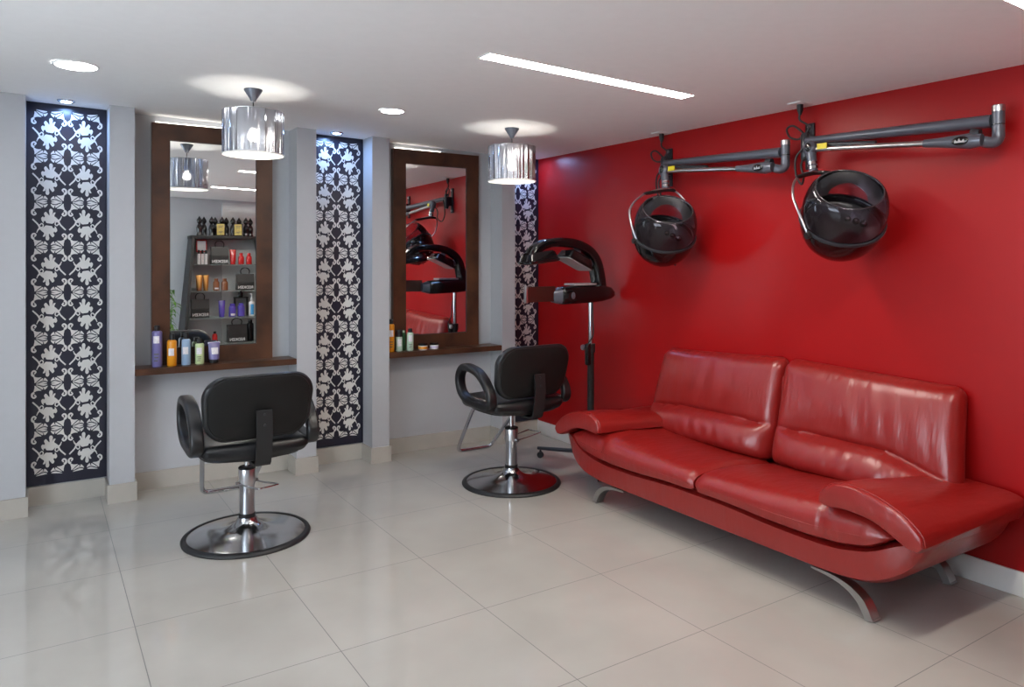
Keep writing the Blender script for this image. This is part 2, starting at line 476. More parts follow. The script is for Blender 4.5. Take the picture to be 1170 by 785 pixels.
def damask(name_label, x0, width, clip_lo=None):
    xm = x0 + width / 2; ang = math.atan(-.024)
    zb = BH + .006
    lo = clip_lo if clip_lo is not None else x0
    root = thing('damask_panel', name_label, 'wall panel', (lo, yn(lo) - .0015, zb), ang, 'navy and cream damask panels in the wall niches')
    W = x0 + width - lo; H = zc(xm, 1.2) - zb
    mb = MB()
    pts = [(0, 0), (W, 0), (W, -.008), (0, -.008)]
    mb.ring_faces([[(x, y, 0) for x, y in pts], [(x, y, zc(lo + x, 1.2) - zb + .004) for x, y in pts]])
    mb.build('board', M_navy, root, flat=True)
    mb = MB(); r = (H - .10) / 8; k = width / .405
    def put(shapes, cx, cz, sx, sz):
        for poly in shapes:
            mb.poly([(cx + p.x * S * sx * k - (lo - x0), -.0095, cz - p.y * SY * sz) for p in poly])
    for col in range(2):
        f = 1 if col == 0 else -1
        ccx = (165 * S * k) if col == 0 else width - 165 * S * k
        for n in range(9):
            cz = H - .042 - r * n
            for hx in (-1, 1):
                if n > 0: put(SHELL, ccx, cz, hx * 1.0, 1.0)
                if n < 8: put(SHELL, ccx, cz, hx * 1.0, -1.0)
        for n in range(8):
            cz = H - .042 - r * (n + .5)
            put(FLOWER, ccx, cz, f, 1); put(FLOWER, ccx, cz, -f, -1)
    if clip_lo is not None:
        bmesh.ops.bisect_plane(mb.bm, geom=mb.bm.verts[:] + mb.bm.edges[:] + mb.bm.faces[:], plane_co=(.003, 0, 0), plane_no=(-1, 0, 0), clear_outer=True)
    bmesh.ops.triangulate(mb.bm, faces=mb.bm.faces[:])
    mb.build('inlay_pattern', M_cream, root, flat=True)
    return root
damask('leftmost navy damask panel with cream flowers, left of the mirror above the lavender bottle', -.366, .40)
damask('navy damask panel between the two wood framed mirrors', 1.244, .388)
damask('navy damask panel beside the red wall, partly behind the hanging lamp', 2.735, .395, 2.807)

# ---------------------------------------------------------------- ceiling lights
def strip_light(x0, x1, y, w, label):
    zm = zc((x0 + x1) / 2, y)
    root = thing('strip_light', label, 'ceiling light', ((x0 + x1) / 2, y, zm), 0, 'linear recessed ceiling lights')
    a, b = x0 - (x0 + x1) / 2, x1 - (x0 + x1) / 2
    def zz(x): return -.0215 * x
    def slab(mb, a, b, c, d, t):
        mb.ring_faces([[(a, c, zz(a) + .001), (b, c, zz(b) + .001), (b, d, zz(b) + .001), (a, d, zz(a) + .001)],
                       [(a, c, zz(a) - t), (b, c, zz(b) - t), (b, d, zz(b) - t), (a, d, zz(a) - t)]])
    mb = MB(); slab(mb, a, b, -w / 2, w / 2, .003); mb.build('diffuser', E_strip, root, flat=True)
    mb = MB(); e = .006
    slab(mb, a - e, b + e, -w / 2 - e, -w / 2, .004); slab(mb, a - e, b + e, w / 2, w / 2 + e, .004)
    slab(mb, a - e, a, -w / 2, w / 2, .004); slab(mb, b, b + e, -w / 2, w / 2, .004)
    mb.build('frame', M_wht, root, flat=True)
strip_light(1.265, 2.465, -1.09, .085, 'long recessed strip light in the ceiling in front of the red wall')
strip_light(1.30, 2.50, -2.67, .085, 'recessed strip light at the top right corner of the photo')
def downlight(x, y, r, label):
    z = zc(x, y)
    root = thing('downlight', label, 'ceiling light', (x, y, z), 0, 'round recessed ceiling lights')
    MB().lathe([(0, -.004), (r, -.004), (r, .001)], 36).build('diffuser', E_down, root)
    MB().lathe([(r, -.0045), (r + .004, -.006), (r + .010, -.004), (r + .012, .001)], 36).build('trim_ring', M_wht, root)
downlight(-.163, .195, .085, 'round recessed ceiling light near the left edge of the photo')
downlight(1.405, .187, .064, 'round recessed ceiling light between the two hanging lamps')
def spot(x, y, label):
    z = zc(x, y)
    root = thing('spotlight', label, 'spotlight', (x, y, z), 0, 'small spotlights above the damask panels')
    MB().lathe([(.024, -.003), (.030, -.008), (.043, -.006), (.046, .001)], 28).build('bezel', M_chrome, root)
    MB().lathe([(0, -.006), (.026, -.006), (.026, -.001)], 24).build('lamp', E_spot, root)
spot(-.176, 1.115, 'small bright spotlight above the leftmost damask panel')
spot(1.392, 1.085, 'small bright spotlight above the middle damask panel')
spot(2.955, 1.05, 'small spotlight in the corner above the damask panel beside the red wall')

def pendant(x, y, label):
    z = zc(x, y)
    root = thing('pendant_lamp', label, 'pendant lamp', (x, y, z), 0, 'silver drum pendant lamps')
    MB().lathe([(0, .001), (.046, .001), (.046, -.006), (.016, -.052), (.012, -.062), (0, -.064)], 28).build('ceiling_cup', M_grey, root)
    MB().cyl((0, 0, -.06), (0, 0, -.20), .003, seg=8).build('cord', M_cord, root)
    zt, zb = -.118, -.338; R = .152
    n = 56; mb = MB()
    mb.ring_faces([[(R * cos(2 * PI * k / n), R * sin(2 * PI * k / n), zz) for k in range(n)] for zz in (zt, (zt + zb) / 2, zb)], caps=False)
    sh = mb.build('lamp_shade', M_film, root)
    MB().tube([(R * cos(2 * PI * k / n), R * sin(2 * PI * k / n), zb) for k in range(n)], .0035, 8, closed=True).build('rim', M_inner, sh)
    MB().tube([(R * cos(2 * PI * k / n), R * sin(2 * PI * k / n), zt) for k in range(n)], .0018, 8, closed=True).build('rim', M_steel, sh)
    mb = MB()
    for k in range(3):
        a = 2 * PI * k / 3 + .4; mb.tube([(0, 0, -.175), (R * cos(a), R * sin(a), zt - .004)], .0015, 6)
    mb.build('spider', M_steel, root)
    mb = MB(); Ri = R - .003
    mb.ring_faces([[(Ri * cos(2 * PI * k / n), Ri * sin(2 * PI * k / n), zz) for k in range(n)] for zz in (zt - .002, zb + .002)], caps=False)
    mb.build('lining', M_lining, sh)
    MB().cyl((0, 0, -.150), (0, 0, -.200), .019, seg=20).build('socket', M_wht, root)
    MB().lathe([(0, -.198), (.013, -.198), (.014, -.208), (.026, -.226), (.030, -.242), (.026, -.258), (.014, -.268), (0, -.271)], 24).build('bulb', E_bulb, root)
pendant(.622, .165, 'silver drum pendant lamp hanging in front of the left mirror')
pendant(2.235, .20, 'silver drum pendant lamp hanging beside the right mirror')

# ---------------------------------------------------------------- shelves, mirrors
def wall_shelf(x0, x1, zt, label):
    root_loc = ((x0 + x1) / 2, yn((x0 + x1) / 2), zt)
    mb = MB(); t = .038
    pts = [(x0, yp(x0)), (x1, yp(x1)), (x1, yn(x1)), (x0, yn(x0))]
    mb.ring_faces([[(x, y, zt - t) for x, y in pts], [(x, y, zt) for x, y in pts]])
    bmesh.ops.bevel(mb.bm, geom=mb.bm.edges[:], offset=.002, segments=2, affect='EDGES')
    tag(mb.build('wall_shelf', M_wood, loc=root_loc, world=True), label, 'shelf', 'dark wood wall shelves')
ZS1, ZS2 = .763, .757
wall_shelf(.1665, 1.1125, ZS1, 'dark wood wall shelf under the left mirror')
wall_shelf(1.7605, 2.6855, ZS2, 'dark wood wall shelf under the right mirror')
MY = lambda x: 1.205 - .0052 * (x - .6)
def mirror(x0, x1, zb, zt, fw, label):
    ang = math.atan(-.0052); xm = (x0 + x1) / 2
    root = thing('wall_mirror', label, 'mirror', (xm, MY(xm), zb), ang, 'dark wood framed wall mirrors')
    w = (x1 - x0) / 2; H = zt - zb; y0, y1 = -.014, .028
    # mitred frame: four boards in one mesh
    mb = MB()
    out = [(-w, 0), (w, 0), (w, H), (-w, H)]; inn = [(-w + fw, fw), (w - fw, fw), (w - fw, H - fw), (-w + fw, H - fw)]
    for i in range(4):
        a, b, c, d = out[i], out[(i + 1) % 4], inn[(i + 1) % 4], inn[i]
        fr = [(p[0], y0, p[1]) for p in (a, b)] + [(p[0], y0 + .004, p[1]) for p in (c, d)]
        mb.ring_faces([[v for v in fr], [(p[0], y1, p[1]) for p in (a, b, c, d)]])
    mb.build('frame', M_wood, root, flat=True)
    MB().box((-w + fw - .01, 0, fw - .01), (w - fw + .01, .006, H - fw + .01)).build('mirror_glass', M_mirror, root, flat=True)
    mb = MB()
    e = .004
    for a, b in (((-w + fw, fw), (-w + fw + e, H - fw)), ((w - fw - e, fw), (w - fw, H - fw)), ((-w + fw, fw), (w - fw, fw + e)), ((-w + fw, H - fw - e), (w - fw, H - fw))):
        mb.box((a[0], -.002, a[1]), (b[0], .002, b[1]))
    mb.build('bevel_edge', M_darkgrey, root, flat=True)
    return root
mirror(.270, .990, ZS1, 2.247, .100, 'large dark wood framed mirror above the shelf with the lavender and orange bottles')
mirror(1.850, 2.562, ZS2, 2.222, .101, 'dark wood framed mirror reflecting the red wall, right of the middle panel')
# warm led strips lying on top of the mirrors
for (x0, x1, z, lb) in ((.29, .97, 2.2475, 'thin warm light strip on top of the left mirror frame'), (1.87, 2.545, 2.2225, 'thin warm light strip on top of the right mirror frame')):
    root = thing('light_strip', lb, 'light strip', ((x0 + x1) / 2, 1.226 - .008 * (x0 > 1), z), 0, 'light strips on the mirror frames')
    hw = (x1 - x0) / 2
    MB().box((-hw, -.006, 0), (hw, .006, .006), .001).build('channel', M_wht, root)
    MB().box((-hw + .005, -.004, .0062), (hw - .005, .004, .010)).build('led_diffuser', E_led, root, flat=True)

# ---------------------------------------------------------------- bottles
def bottle(name, label, cat, x, y, z, r, h, body, cap, capr=.5, caph=.22, shoulder=.12, group='hair products on the mirror shelves', lab=None, labz=(.5, .75), band=None, pump=False, face=-PI / 2 - .3):
    root = thing(name, label, cat, (x, y, z), 0, group)
    hb = h * (1 - caph); rs = r
    prof = [(0, 0), (rs * .92, 0), (rs, .004), (rs, hb * (1 - shoulder))]
    for i in range(1, 6):
        t = i / 5; prof.append((rs - (rs - rs * capr) * (1 - cos(t * PI / 2)), hb * (1 - shoulder) + hb * shoulder * sin(t * PI / 2)))
    prof.append((0, hb))
    MB().lathe(prof, 28).build('body', body, root)
    rc = r * capr
    if pump:
        mb = MB().lathe([(0, hb), (rc, hb), (rc, hb + caph * h * .35), (rc * .4, hb + caph * h * .4), (rc * .3, h - .008), (0, h - .008)], 20)
        mb.tube([(0, 0, h - .006), (-rc * 1.2, -rc * .6, h - .004), (-rc * 2, -rc, h - .012)], rc * .32, 8)
        mb.build('pump', cap, root)
    else:
        MB().lathe([(0, hb - .001), (rc, hb - .001), (rc, h - .003), (rc - .003, h), (0, h)], 24).build('cap', cap, root)
    if lab:
        MB().lathe([(rs + .0006, hb * labz[0]), (rs + .0006, hb * labz[1])], 14, arc=(face - .62, face + .62)).build('label', lab, root)
    if band:
        for i in range(3):
            zz = hb * (.16 + .09 * i)
            MB().lathe([(rs + .0007, zz), (rs + .0007, zz + hb * .035)], 8, arc=(face - .45 + .1 * (i % 2), face + .3 + .1 * i)).build('print_line', band, root)
    return root
def cos_tube(name, label, cat, x, y, z, r, h, body, cap, lab=None, group='hair products on the mirror shelves', rot=0., flat=1.25):
    """soft tube standing on its cap, crimped flat at the top"""
    root = thing(name, label, cat, (x, y, z), rot, group)
    ch = h * .18
    MB().lathe([(0, 0), (r * .86, 0), (r * .9, .002), (r * .9, ch), (0, ch)], 24).build('cap', cap, root)
    n = 28; rings = []
    for i in range(9):
        t = i / 8; zz = ch + (h - ch) * t
        rx = r * (1 + (flat - 1) * t); ry = r * (1 - t ** 1.4) + .0015
        rings.append([(rx * cos(2 * PI * k / n), ry * sin(2 * PI * k / n), zz) for k in range(n)])
    MB().ring_faces(rings).build('body', body, root)
    MB().box((-r * flat, -.002, h - .010), (r * flat, .002, h + .001), .0008).build('crimp', M_lavl if body is M_lav else body, root)
    if lab:
        rings = []
        for zz in (ch + (h - ch) * .30, ch + (h - ch) * .68):
            t = (zz - ch) / (h - ch); rx = r * (1 + (flat - 1) * t); ry = r * (1 - t ** 1.4) + .0022
            rings.append([(rx * cos(a), ry * sin(a), zz) for a in [-PI / 2 + d * .11 for d in range(-6, 7)]])
        MB().ring_faces(rings, closed_v=False, caps=False).build('label', lab, root)
    return root
bottle('spray_bottle', 'tall lavender bottle with a black cap, leftmost on the left shelf', 'bottle', .294, 1.15, ZS1, .0285, .250, M_lav, M_rubber, .55, .13, .06, lab=M_label, labz=(.66, .86), band=M_print)
bottle('shampoo_bottle', 'orange bottle with a black cap on the left mirror shelf', 'bottle', .376, 1.15, ZS1, .0275, .197, M_org, M_rubber, .52, .20, .09, lab=M_label, labz=(.40, .68))
bottle('shampoo_bottle', 'powder blue bottle with a black cap on the left mirror shelf', 'bottle', .456, 1.15, ZS1, .0265, .199, M_blue, M_rubber, .52, .20, .09, lab=M_label, labz=(.42, .70))
bottle('shampoo_bottle', 'pale green bottle with a black cap on the left mirror shelf', 'bottle', .534, 1.15, ZS1, .0265, .156, M_grn, M_rubber, .60, .18, .07, lab=M_label, labz=(.48, .80), band=M_print)
cos_tube('cream_tube', 'lavender tube standing on its black cap, rightmost on the left shelf', 'tube', .618, 1.15, ZS1, .030, .131, M_lav, M_rubber, M_label, rot=.15)
bottle('spray_bottle', 'tall orange and white bottle beside the pier, leftmost on the right shelf', 'bottle', 1.806, 1.125, ZS2, .024, .232, M_org, M_rubber, .62, .15, .06, lab=M_label, labz=(.55, .78), band=M_print)
bottle('shampoo_bottle', 'mint bottle with a wide black cap, next to the orange bottle on the right shelf', 'bottle', 1.868, 1.125, ZS2, .024, .152, M_mint, M_rubber, .95, .32, .03, lab=M_label, labz=(.35, .85))
bottle('shampoo_bottle', 'slim dark green bottle standing behind the two mint bottles on the right shelf', 'bottle', 1.918, 1.158, ZS2, .016, .145, M_dgrn, M_mint, .5, .12, .1)
bottle('shampoo_bottle', 'mint bottle with a small black cap, right of the wide capped one', 'bottle', 1.952, 1.12, ZS2, .0245, .158, M_mint, M_rubber, .62, .17, .07, lab=M_label, labz=(.5, .85), band=M_print)
def jar(label, x, col):
    root = thing('cream_jar', label, 'jar', (x, 1.115, ZS2), 0, 'small jars on the right mirror shelf')
    MB().lathe([(0, 0), (.031, 0), (.033, .003), (.033, .030), (0, .030)], 28).build('body', M_wht, root)
    MB().lathe([(.0335, .006), (.0335, .024)], 28).build('label', col, root)
    MB().lathe([(0, .030), (.0325, .030), (.0325, .043), (.030, .046), (0, .046)], 28).build('lid', M_blk, root)
jar('low cream jar with a yellow label and black lid on the right mirror shelf', 2.052, M_org)
jar('low cream jar with a white label and black lid, rightmost on the right mirror shelf', 2.143, M_lavl)

# ---------------------------------------------------------------- salon chairs
def rounded_rect(w, h, r, n=8, taper=0.):
    pts = []
    for cx, cz, a0 in ((w - r, h - r, 0), (-w + r, h - r, PI / 2), (-w + r, -h + r, PI), (w - r, -h + r, 1.5 * PI)):
        for k in range(n + 1):
            a = a0 + PI / 2 * k / n; pts.append((cx + r * cos(a), cz + r * sin(a)))
    return [(x * (1 + taper * z / h), z) for x, z in pts]
def salon_chair(label, x, y, dz, lever):
    root = thing('salon_chair', label, 'chair', (x, y, 0), 0, 'black salon chairs')
    base = MB().lathe([(0, .012), (.292, .012), (.290, .016), (.26, .022), (.18, .031), (.12, .042), (.08, .058), (.056, .076), (.048, .092), (.046, .10), (0, .10)], 64).build('base_disc', M_disc, root)
    MB().lathe([(.285, .0), (.311, .0), (.313, .006), (.309, .014), (.298, .021), (.286, .020), (.285, .012), (.285, .0)], 64).build('rubber_ring', M_rubber, base)
    MB().lathe([(0, .09), (.0370, .09), (.0370, .262), (.0400, .266), (.0410, .275), (.0410, .345), (.038, .35), (0, .35)], 36).build('hydraulic_column', M_steel, root)
    MB().lathe([(.0415, .343), (.0425, .345), (.0425, .350), (.038, .354), (.012, .354)], 32).build('collar', M_rubber, root)
    MB().lathe([(.0370, .098), (.0410, .100), (.0410, .116), (.0370, .118)], 32).build('base_ring', M_rubber, root)
    MB().cyl((0, 0, .35), (0, 0, .455 + dz), .0135, seg=20).build('piston', M_chrome, root)
    # foot pump lever: a wire loop
    ca, sa = cos(lever), sin(lever)
    def loc(u, v, z): return (u * ca - v * sa, u * sa + v * ca, z)
    L = .215
    P = catmull([loc(.0, -.046, .275), loc(.05, -.046, .275), loc(L - .02, -.055, .29), loc(L, -.035, .292), loc(L, .035, .292), loc(L - .02, .055, .29), loc(.05, .046, .275), loc(.0, .046, .275)], 6)
    MB().tube(P, .0042, 8).build('pump_lever', M_chrome, root)
    mb = MB(); mb.tube([loc(0, -.058, .275), loc(0, .058, .275)], .010, 12); mb.build('lever_pivot', M_steel, root)
    # seat
    def seat_w(p, u):
        back = max(0, -u.y)
        p.y += .0
        k = 1 - .10 * abs(u.x) ** 2
        p.y = p.y * k if u.y < 0 else p.y * (1 - .06 * abs(u.x) ** 2)
        if u.z > 0: p.z += .012 * (1 - u.x ** 2) * (1 - u.y ** 2)
        if u.z < 0: p.z += -.004 + .02 * abs(u.x) ** 3 + .015 * max(0, -u.y) ** 3 * abs(u.x)
        return p
    seat = MB().rbox((0, -.01, .495 + dz), (.51, .47, .088), .036, seat_w).build('seat', M_vinyl, root)
    P = catmull([(x_, y_, .462 + dz) for x_, y_ in ((-.2, .19), (-.235, .0), (-.2, -.185), (0, -.235), (.2, -.185), (.235, 0), (.2, .19))], 6)
    MB().tube(P, .0045, 8).build('piping', M_vinyl, seat)
    MB().box((-.10, -.10, .435 + dz), (.10, .10, .455 + dz), .006).build('seat_plate', M_rubber, root)
    # backrest: rounded shell, bowed round the sitter
    zc0, hw, hh = .714 + dz, .258, .150
    def back_pt(x_, z_, t):
        # t: 0 rear .. 1 front ; lean and bow
        return (x_, -.262 - .055 * (z_ / hh) * .6 + .34 * x_ * x_ * .9 + t, zc0 + z_)
    o = [(a, b + .022 * (1 - (a / hw) ** 2) * (1 if b > 0 else -.6) * min(1, abs(b) / .06)) for a, b in rounded_rect(hw, hh, .100, 10, .045)]; rings = []
    for s_, t in ((.90, -.012), (.965, -.009), (.995, .0), (1., .012), (.99, .030), (.96, .046), (.90, .055), (.75, .060), (.45, .062), (.02, .062)):
        rings.append([back_pt(a * s_, b * s_, t) for a, b in o])
    br = MB().ring_faces(rings).build('backrest', M_vinyl, root)
    rings = []
    for s_, t in ((.925, -.0105), (.915, -.016), (.895, -.0175), (.6, -.0175), (.3, -.0175), (.02, -.0175)):
        rings.append([back_pt(a * s_, b * s_, t) for a, b in o])
    MB().ring_faces(rings).build('back_panel', M_shell, br)
    # bracket joining seat and back
    mb = MB(); w_ = .037
    prof = [(-.235 - .03, .705 + dz), (-.300, .60 + dz), (-.290, .52 + dz), (-.272, .452 + dz), (-.255, .437 + dz), (-.235, .432 + dz), (-.10, .432 + dz)]
    prof[0] = (-.292, .705 + dz)
    rings = []
    for i, (yy, zz) in enumerate(prof):
        a = prof[max(i - 1, 0)]; b = prof[min(i + 1, len(prof) - 1)]
        t = Vector((0, b[0] - a[0], b[1] - a[1])).normalized(); nn = Vector((0, t.z, -t.y)) * .006
        c = Vector((.012, yy, zz))
        rings.append([c + Vector((-w_, 0, 0)) + nn, c + Vector((w_, 0, 0)) + nn, c + Vector((w_, 0, 0)) - nn, c + Vector((-w_, 0, 0)) - nn])
    bk = MB().ring_faces(rings).build('back_bracket', M_rubber, root, sharp=60)
    for zz in (.685, .635): MB().cyl((.012, -.292 - (.705 - zz) * .08, zz + dz), (.012, -.304 - (.705 - zz) * .08, zz + dz), .006, seg=10).build('screw', M_darkgrey, bk)
    # padded loop arms
    def loop(sx):
        path = catmull([(0, y_, z_) for y_, z_ in ((.165, .676), (.118, .720), (.04, .724), (-.07, .702), (-.160, .640), (-.206, .572), (-.198, .526), (-.150, .511), (-.06, .514), (.06, .522), (.140, .560), (.172, .620))], 5, True)
        n = len(path); rings = []; sec = rounded_rect(.031, .022, .014, 4)
        for i in range(n):
            t = (path[(i + 1) % n] - path[i - 1]).normalized(); nn = Vector((0, t.z, -t.y))
            rings.append([Vector((sx * .274, 0, dz)) + path[i] + Vector((a, 0, 0)) + nn * b for a, b in sec])
        return MB().ring_faces(rings, closed_u=True)
    for sx in (-1, 1):
        loop(sx).build('armrest', M_vinyl, root)
    # footrest hoop
    P = catmull([(-.185, .10, .462 + dz), (-.182, .16, .445 + dz), (-.160, .31, .30), (-.138, .435, .160), (-.125, .455, .128), (-.095, .462, .117), (0, .463, .116), (.095, .462, .117), (.125, .455, .128), (.138, .435, .160), (.160, .31, .30), (.182, .16, .445 + dz), (.185, .10, .462 + dz)], 6)
    MB().tube(P, .0125, 12).build('footrest', M_chrome, root)
    return root
salon_chair('black salon chair with a round chrome base, facing the left mirror', .585, .14, -.018, rad(-75))
salon_chair('black salon chair with a round chrome base, facing the right mirror beside the floor dryer', 2.205, .16, .018, rad(12))

# ---------------------------------------------------------------- sofa (local x = depth toward the wall, y = along it)
sofa = thing('leather_sofa', 'red leather two seater sofa with curved metal legs in front of the red wall', 'sofa', (2.375, -1.222, 0), -rad(.5))
ZB = smooth_tab([(0, .122), (.5, .122), (.71, .123), (.83, .134), (.90, .152), (.96, .180), (1.02, .222), (1.065, .278), (1.092, .335)])
ZC = smooth_tab([(0, .262), (.15, .263), (.3, .256), (.45, .248), (.70, .248), (.83, .268), (.90, .288), (.96, .318), (1.02, .345), (1.10, .352)])
us = [-1.092 + 2.184 * i / 88 for i in range(89)]
rings = []
for u in us:
    a = abs(u); zb = interp(ZB, a); zt = max(interp(ZC, a) + .004, zb + .014); h = zt - zb
    e = min(.018, h * .4); pull = .05 * max(0, (a - .9) / .2) ** 2
    rings.append([(.03 + pull + e, u, zb), (.012 + pull, u, zb + e), (.004 + pull, u, zb + h * .5), (.006 + pull, u, zt - e * .6), (.02 + pull + e, u, zt), (.70, u, zt), (.712, u, zt - e), (.70, u, zb + e), (.68, u, zb)])
MB().ring_faces(rings).build('base', M_leather, sofa)
ZT = smooth_tab([(0, .362), (.05, .376), (.3, .386), (.6, .404), (.72, .416), (.85, .418), (.93, .405), (.99, .375), (1.03, .34)])
def seat_cushion(sg):
    L = 1.0; n = 46; rings = []
    for i in range(n + 1):
        t = i / n; u = .006 + (L - .006) * t
        e = 1.
        if u < .05: e = math.sqrt(max(0, 1 - ((.05 - u) / .046) ** 2)) * .35 + .65
        if u > .88: e = math.sqrt(max(0, 1 - ((u - .88) / .121) ** 2))
        zb = interp(ZC, u) + .006; zt = interp(ZT, u)
        mid = (zb + zt) / 2 + .01; hb = (zt - zb) / 2 * max(e, .03)
        crease = .010 * math.exp(-((u - .70) / .018) ** 2)
        lo, hi = mid - hb - .01 * e, mid + hb - .01 * e
        f0 = -.022 + .06 * (1 - e) + crease          # front bulge
        d = .60
        prof = [(.10, lo), (.03 + f0 + .02, lo + .001), (f0 + .012, lo + hb * .25), (f0 + .003, lo + hb * .75), (f0 + .008, lo + hb * 1.2), (f0 + .026, lo + hb * 1.62), (f0 + .058, lo + hb * 1.9), (f0 + .105, hi), (.20, hi + .004), (.32, hi - .004 - .010 * (1 - abs(2 * t - 1))), (.45, hi - .020), (d - .03, hi - .035), (d, hi - .055), (d, lo + .005)]
        rings.append([(w, sg * u, z) for w, z in prof])
    o = MB().ring_faces(rings).build('seat_cushion', M_leather, sofa)
    P = []
    for i in range(40):
        u = .03 + .85 * i / 39; zb = interp(ZC, u) + .006; zt = interp(ZT, u); hb = (zt - zb) / 2
        P.append((-.0185 + .010 * math.exp(-((u - .70) / .018) ** 2), sg * u, zb + hb * .80))
    MB().tube(P, .0016, 6).build('seam', M_leather, o)
for sg in (1, -1): seat_cushion(sg)
def arm(sg):
    top = catmull([(.698, .425, 0), (.705, .468, 0), (.750, .506, 0), (.825, .522, 0), (.935, .506, 0), (1.02, .474, 0), (1.075, .440, 0), (1.110, .404, 0), (1.118, .368, 0)], 4)
    bot = catmull([(1.100, .346, 0), (1.06, .348, 0), (1.0, .378, 0), (.93, .408, 0), (.85, .420, 0), (.78, .418, 0), (.73, .412, 0)], 4)
    bktop = catmull([(.700, .40, 0), (.722, .435, 0), (.790, .452, 0), (.850, .455, 0), (.935, .452, 0), (1.02, .448, 0), (1.09, .440, 0), (1.128, .424, 0), (1.138, .398, 0)], 4)
    bkbot = catmull([(1.118, .345, 0), (1.06, .34, 0), (1.0, .345, 0), (.93, .352, 0), (.85, .36, 0), (.78, .365, 0), (.73, .375, 0)], 4)
    F = top + bot; B = bktop + bkbot
    cF = sum((p for p in F), Vector()) / len(F)
    rings = []
    N = 22
    for i in range(N + 1):
        t = i / N; w = -.012 + .722 * t
        k = t * t * (3 - 2 * t) if t > 0 else 0
        pts = [a.lerp(b, k) for a, b in zip(F, B)]
        rings.append([(w, sg * p.x, p.y) for p in pts])
    # soft front and rear faces
    def cap_ring(base, sc, w):
        cen = sum((Vector((0, p[1], p[2])) for p in base), Vector()) / len(base)
        out = []
        for p in base:
            # pull toward the mid-line of the roll rather than one point
            v = Vector((0, p[1], p[2])); m = cen.copy(); m.y = v.y * .93 + cen.y * .07
            # mid height at this y
            ys = [(abs(q[1] - v.y), q[2]) for q in base]; ys.sort()
            zlo = min(q[1] for q in ys[:6]); zhi = max(q[1] for q in ys[:6]); m.z = (zlo + zhi) / 2
            r_ = v.lerp(m, 1 - sc); out.append((w, r_.y, r_.z))
        return out
    f = rings[0]
    rings = [cap_ring(f, .62, -.034), cap_ring(f, .86, -.031), cap_ring(f, .96, -.024)] + rings
    o = MB().ring_faces(rings).build('arm_pad', M_leather, sofa)
    P = [(-.014, sg * p.x, p.y + .001) for p in top]
    MB().tube(P, .0028, 8).build('piping', M_leather, o)
for sg in (1, -1): arm(sg)
def back_cushion(sg):
    y0, y1 = .004, .915; z0, z1 = .335, .845
    def warp(p, u):
        yy = p.y; t = (p.z - z0) / (z1 - z0)
        a = (yy - y0) / (y1 - y0)
        edge = (1 - abs(2 * a - 1) ** 6)
        # top crest: highest at the middle of the sofa
        p.z += t * (.035 * max(0, 1 - a) ** 1.3)
        lean = .10 * t + .02 * t * t
        p.x += lean
        # lumbar roll and the crease above it
        if u.x < 0:
            zl = (p.z - z0)
            ow = max(0, min(1, (a - .62) / .36)); ow = ow * ow * (3 - 2 * ow) * (1 if sg < 0 else .35)
            rw = .098 * (1 - .42 * ow); rc = .095 - .030 * ow
            roll = .088 * math.sqrt(max(0, 1 - ((zl - rc) / rw) ** 2)) * (1 - abs(2 * a - 1) ** 5) * (1 - .5 * ow)
            cre = .012 * math.exp(-((zl - rc - rw) / .014) ** 2) * edge
            puff = .028 * max(0, 1 - ((t - .66) / .34) ** 2) * (1 - abs(2 * a - 1) ** 2.5)
            wr = .0045 * sin(yy * 52 + t * 5 + 2.2 * sin(yy * 9)) * math.exp(-((a - .42 - .12 * t) / .22) ** 2) * math.exp(-((t - .62) / .22) ** 2)
            wr2 = .003 * sin(yy * 75 + 3 * sin(zl * 20)) * math.exp(-((zl - .10) / .05) ** 2) * edge
            p.x += -roll + cre - puff + wr + wr2
        # sides flare at the foot, corners rounded at the top
        if a > .5: p.y += (.035 * (max(0, 1 - t)) ** 2 - .012 * max(0, t) ** 3) * ((a - .5) * 2)
        p.y *= sg
        return p
    c = (.60, (y0 + y1) / 2, (z0 + z1) / 2)
    o = MB().rbox(c, (.125, y1 - y0, z1 - z0), .058, warp, m=44, k=5).build('back_cushion', M_leather, sofa, sharp=80)
for sg in (1, -1): back_cushion(sg)
mb = MB().rbox((.665, 0, .56), (.06, 1.72, .46), .025, lambda p, u: Vector((p.x + .05 * ((p.z - .33) / .5) - .01, p.y, p.z)), m=4)
mb.build('back_frame', M_leather, sofa)
def sofa_leg(path, w0, wd):
    P = catmull([(0, a, b) for a, b in path], 8); n = len(P); rings = []
    for i in range(n):
        t = (P[min(i + 1, n - 1)] - P[max(i - 1, 0)]).normalized(); nn = Vector((0, t.z, -t.y)); k = i / (n - 1)
        th = .004 + .012 * min(1, k * 1.8)
        if k > .88: th = .020
        c = P[i] + Vector((w0, 0, 0))
        q = [c + Vector((-wd, 0, 0)) + nn * th, c + Vector((wd, 0, 0)) + nn * th, c + Vector((wd, 0, 0)) - nn * th, c + Vector((-wd, 0, 0)) - nn * th]
        rings.append([(v.x, v.y, max(v.z, 0)) for v in q])
    return MB().ring_faces(rings)
for sg, w0, end in ((1, .045, .80), (-1, .045, .885), (1, .64, .80), (-1, .64, .875)):
    o = end - .885
    sofa_leg([(sg * (.63 + o), .126), (sg * (.72 + o), .121), (sg * (.79 + o), .104), (sg * (.842 + o), .072), (sg * (.868 + o), .036), (sg * (.880 + o), .012), (sg * (.884 + o), .001)], w0, .026).build('leg', M_legsteel, sofa, sharp=50)

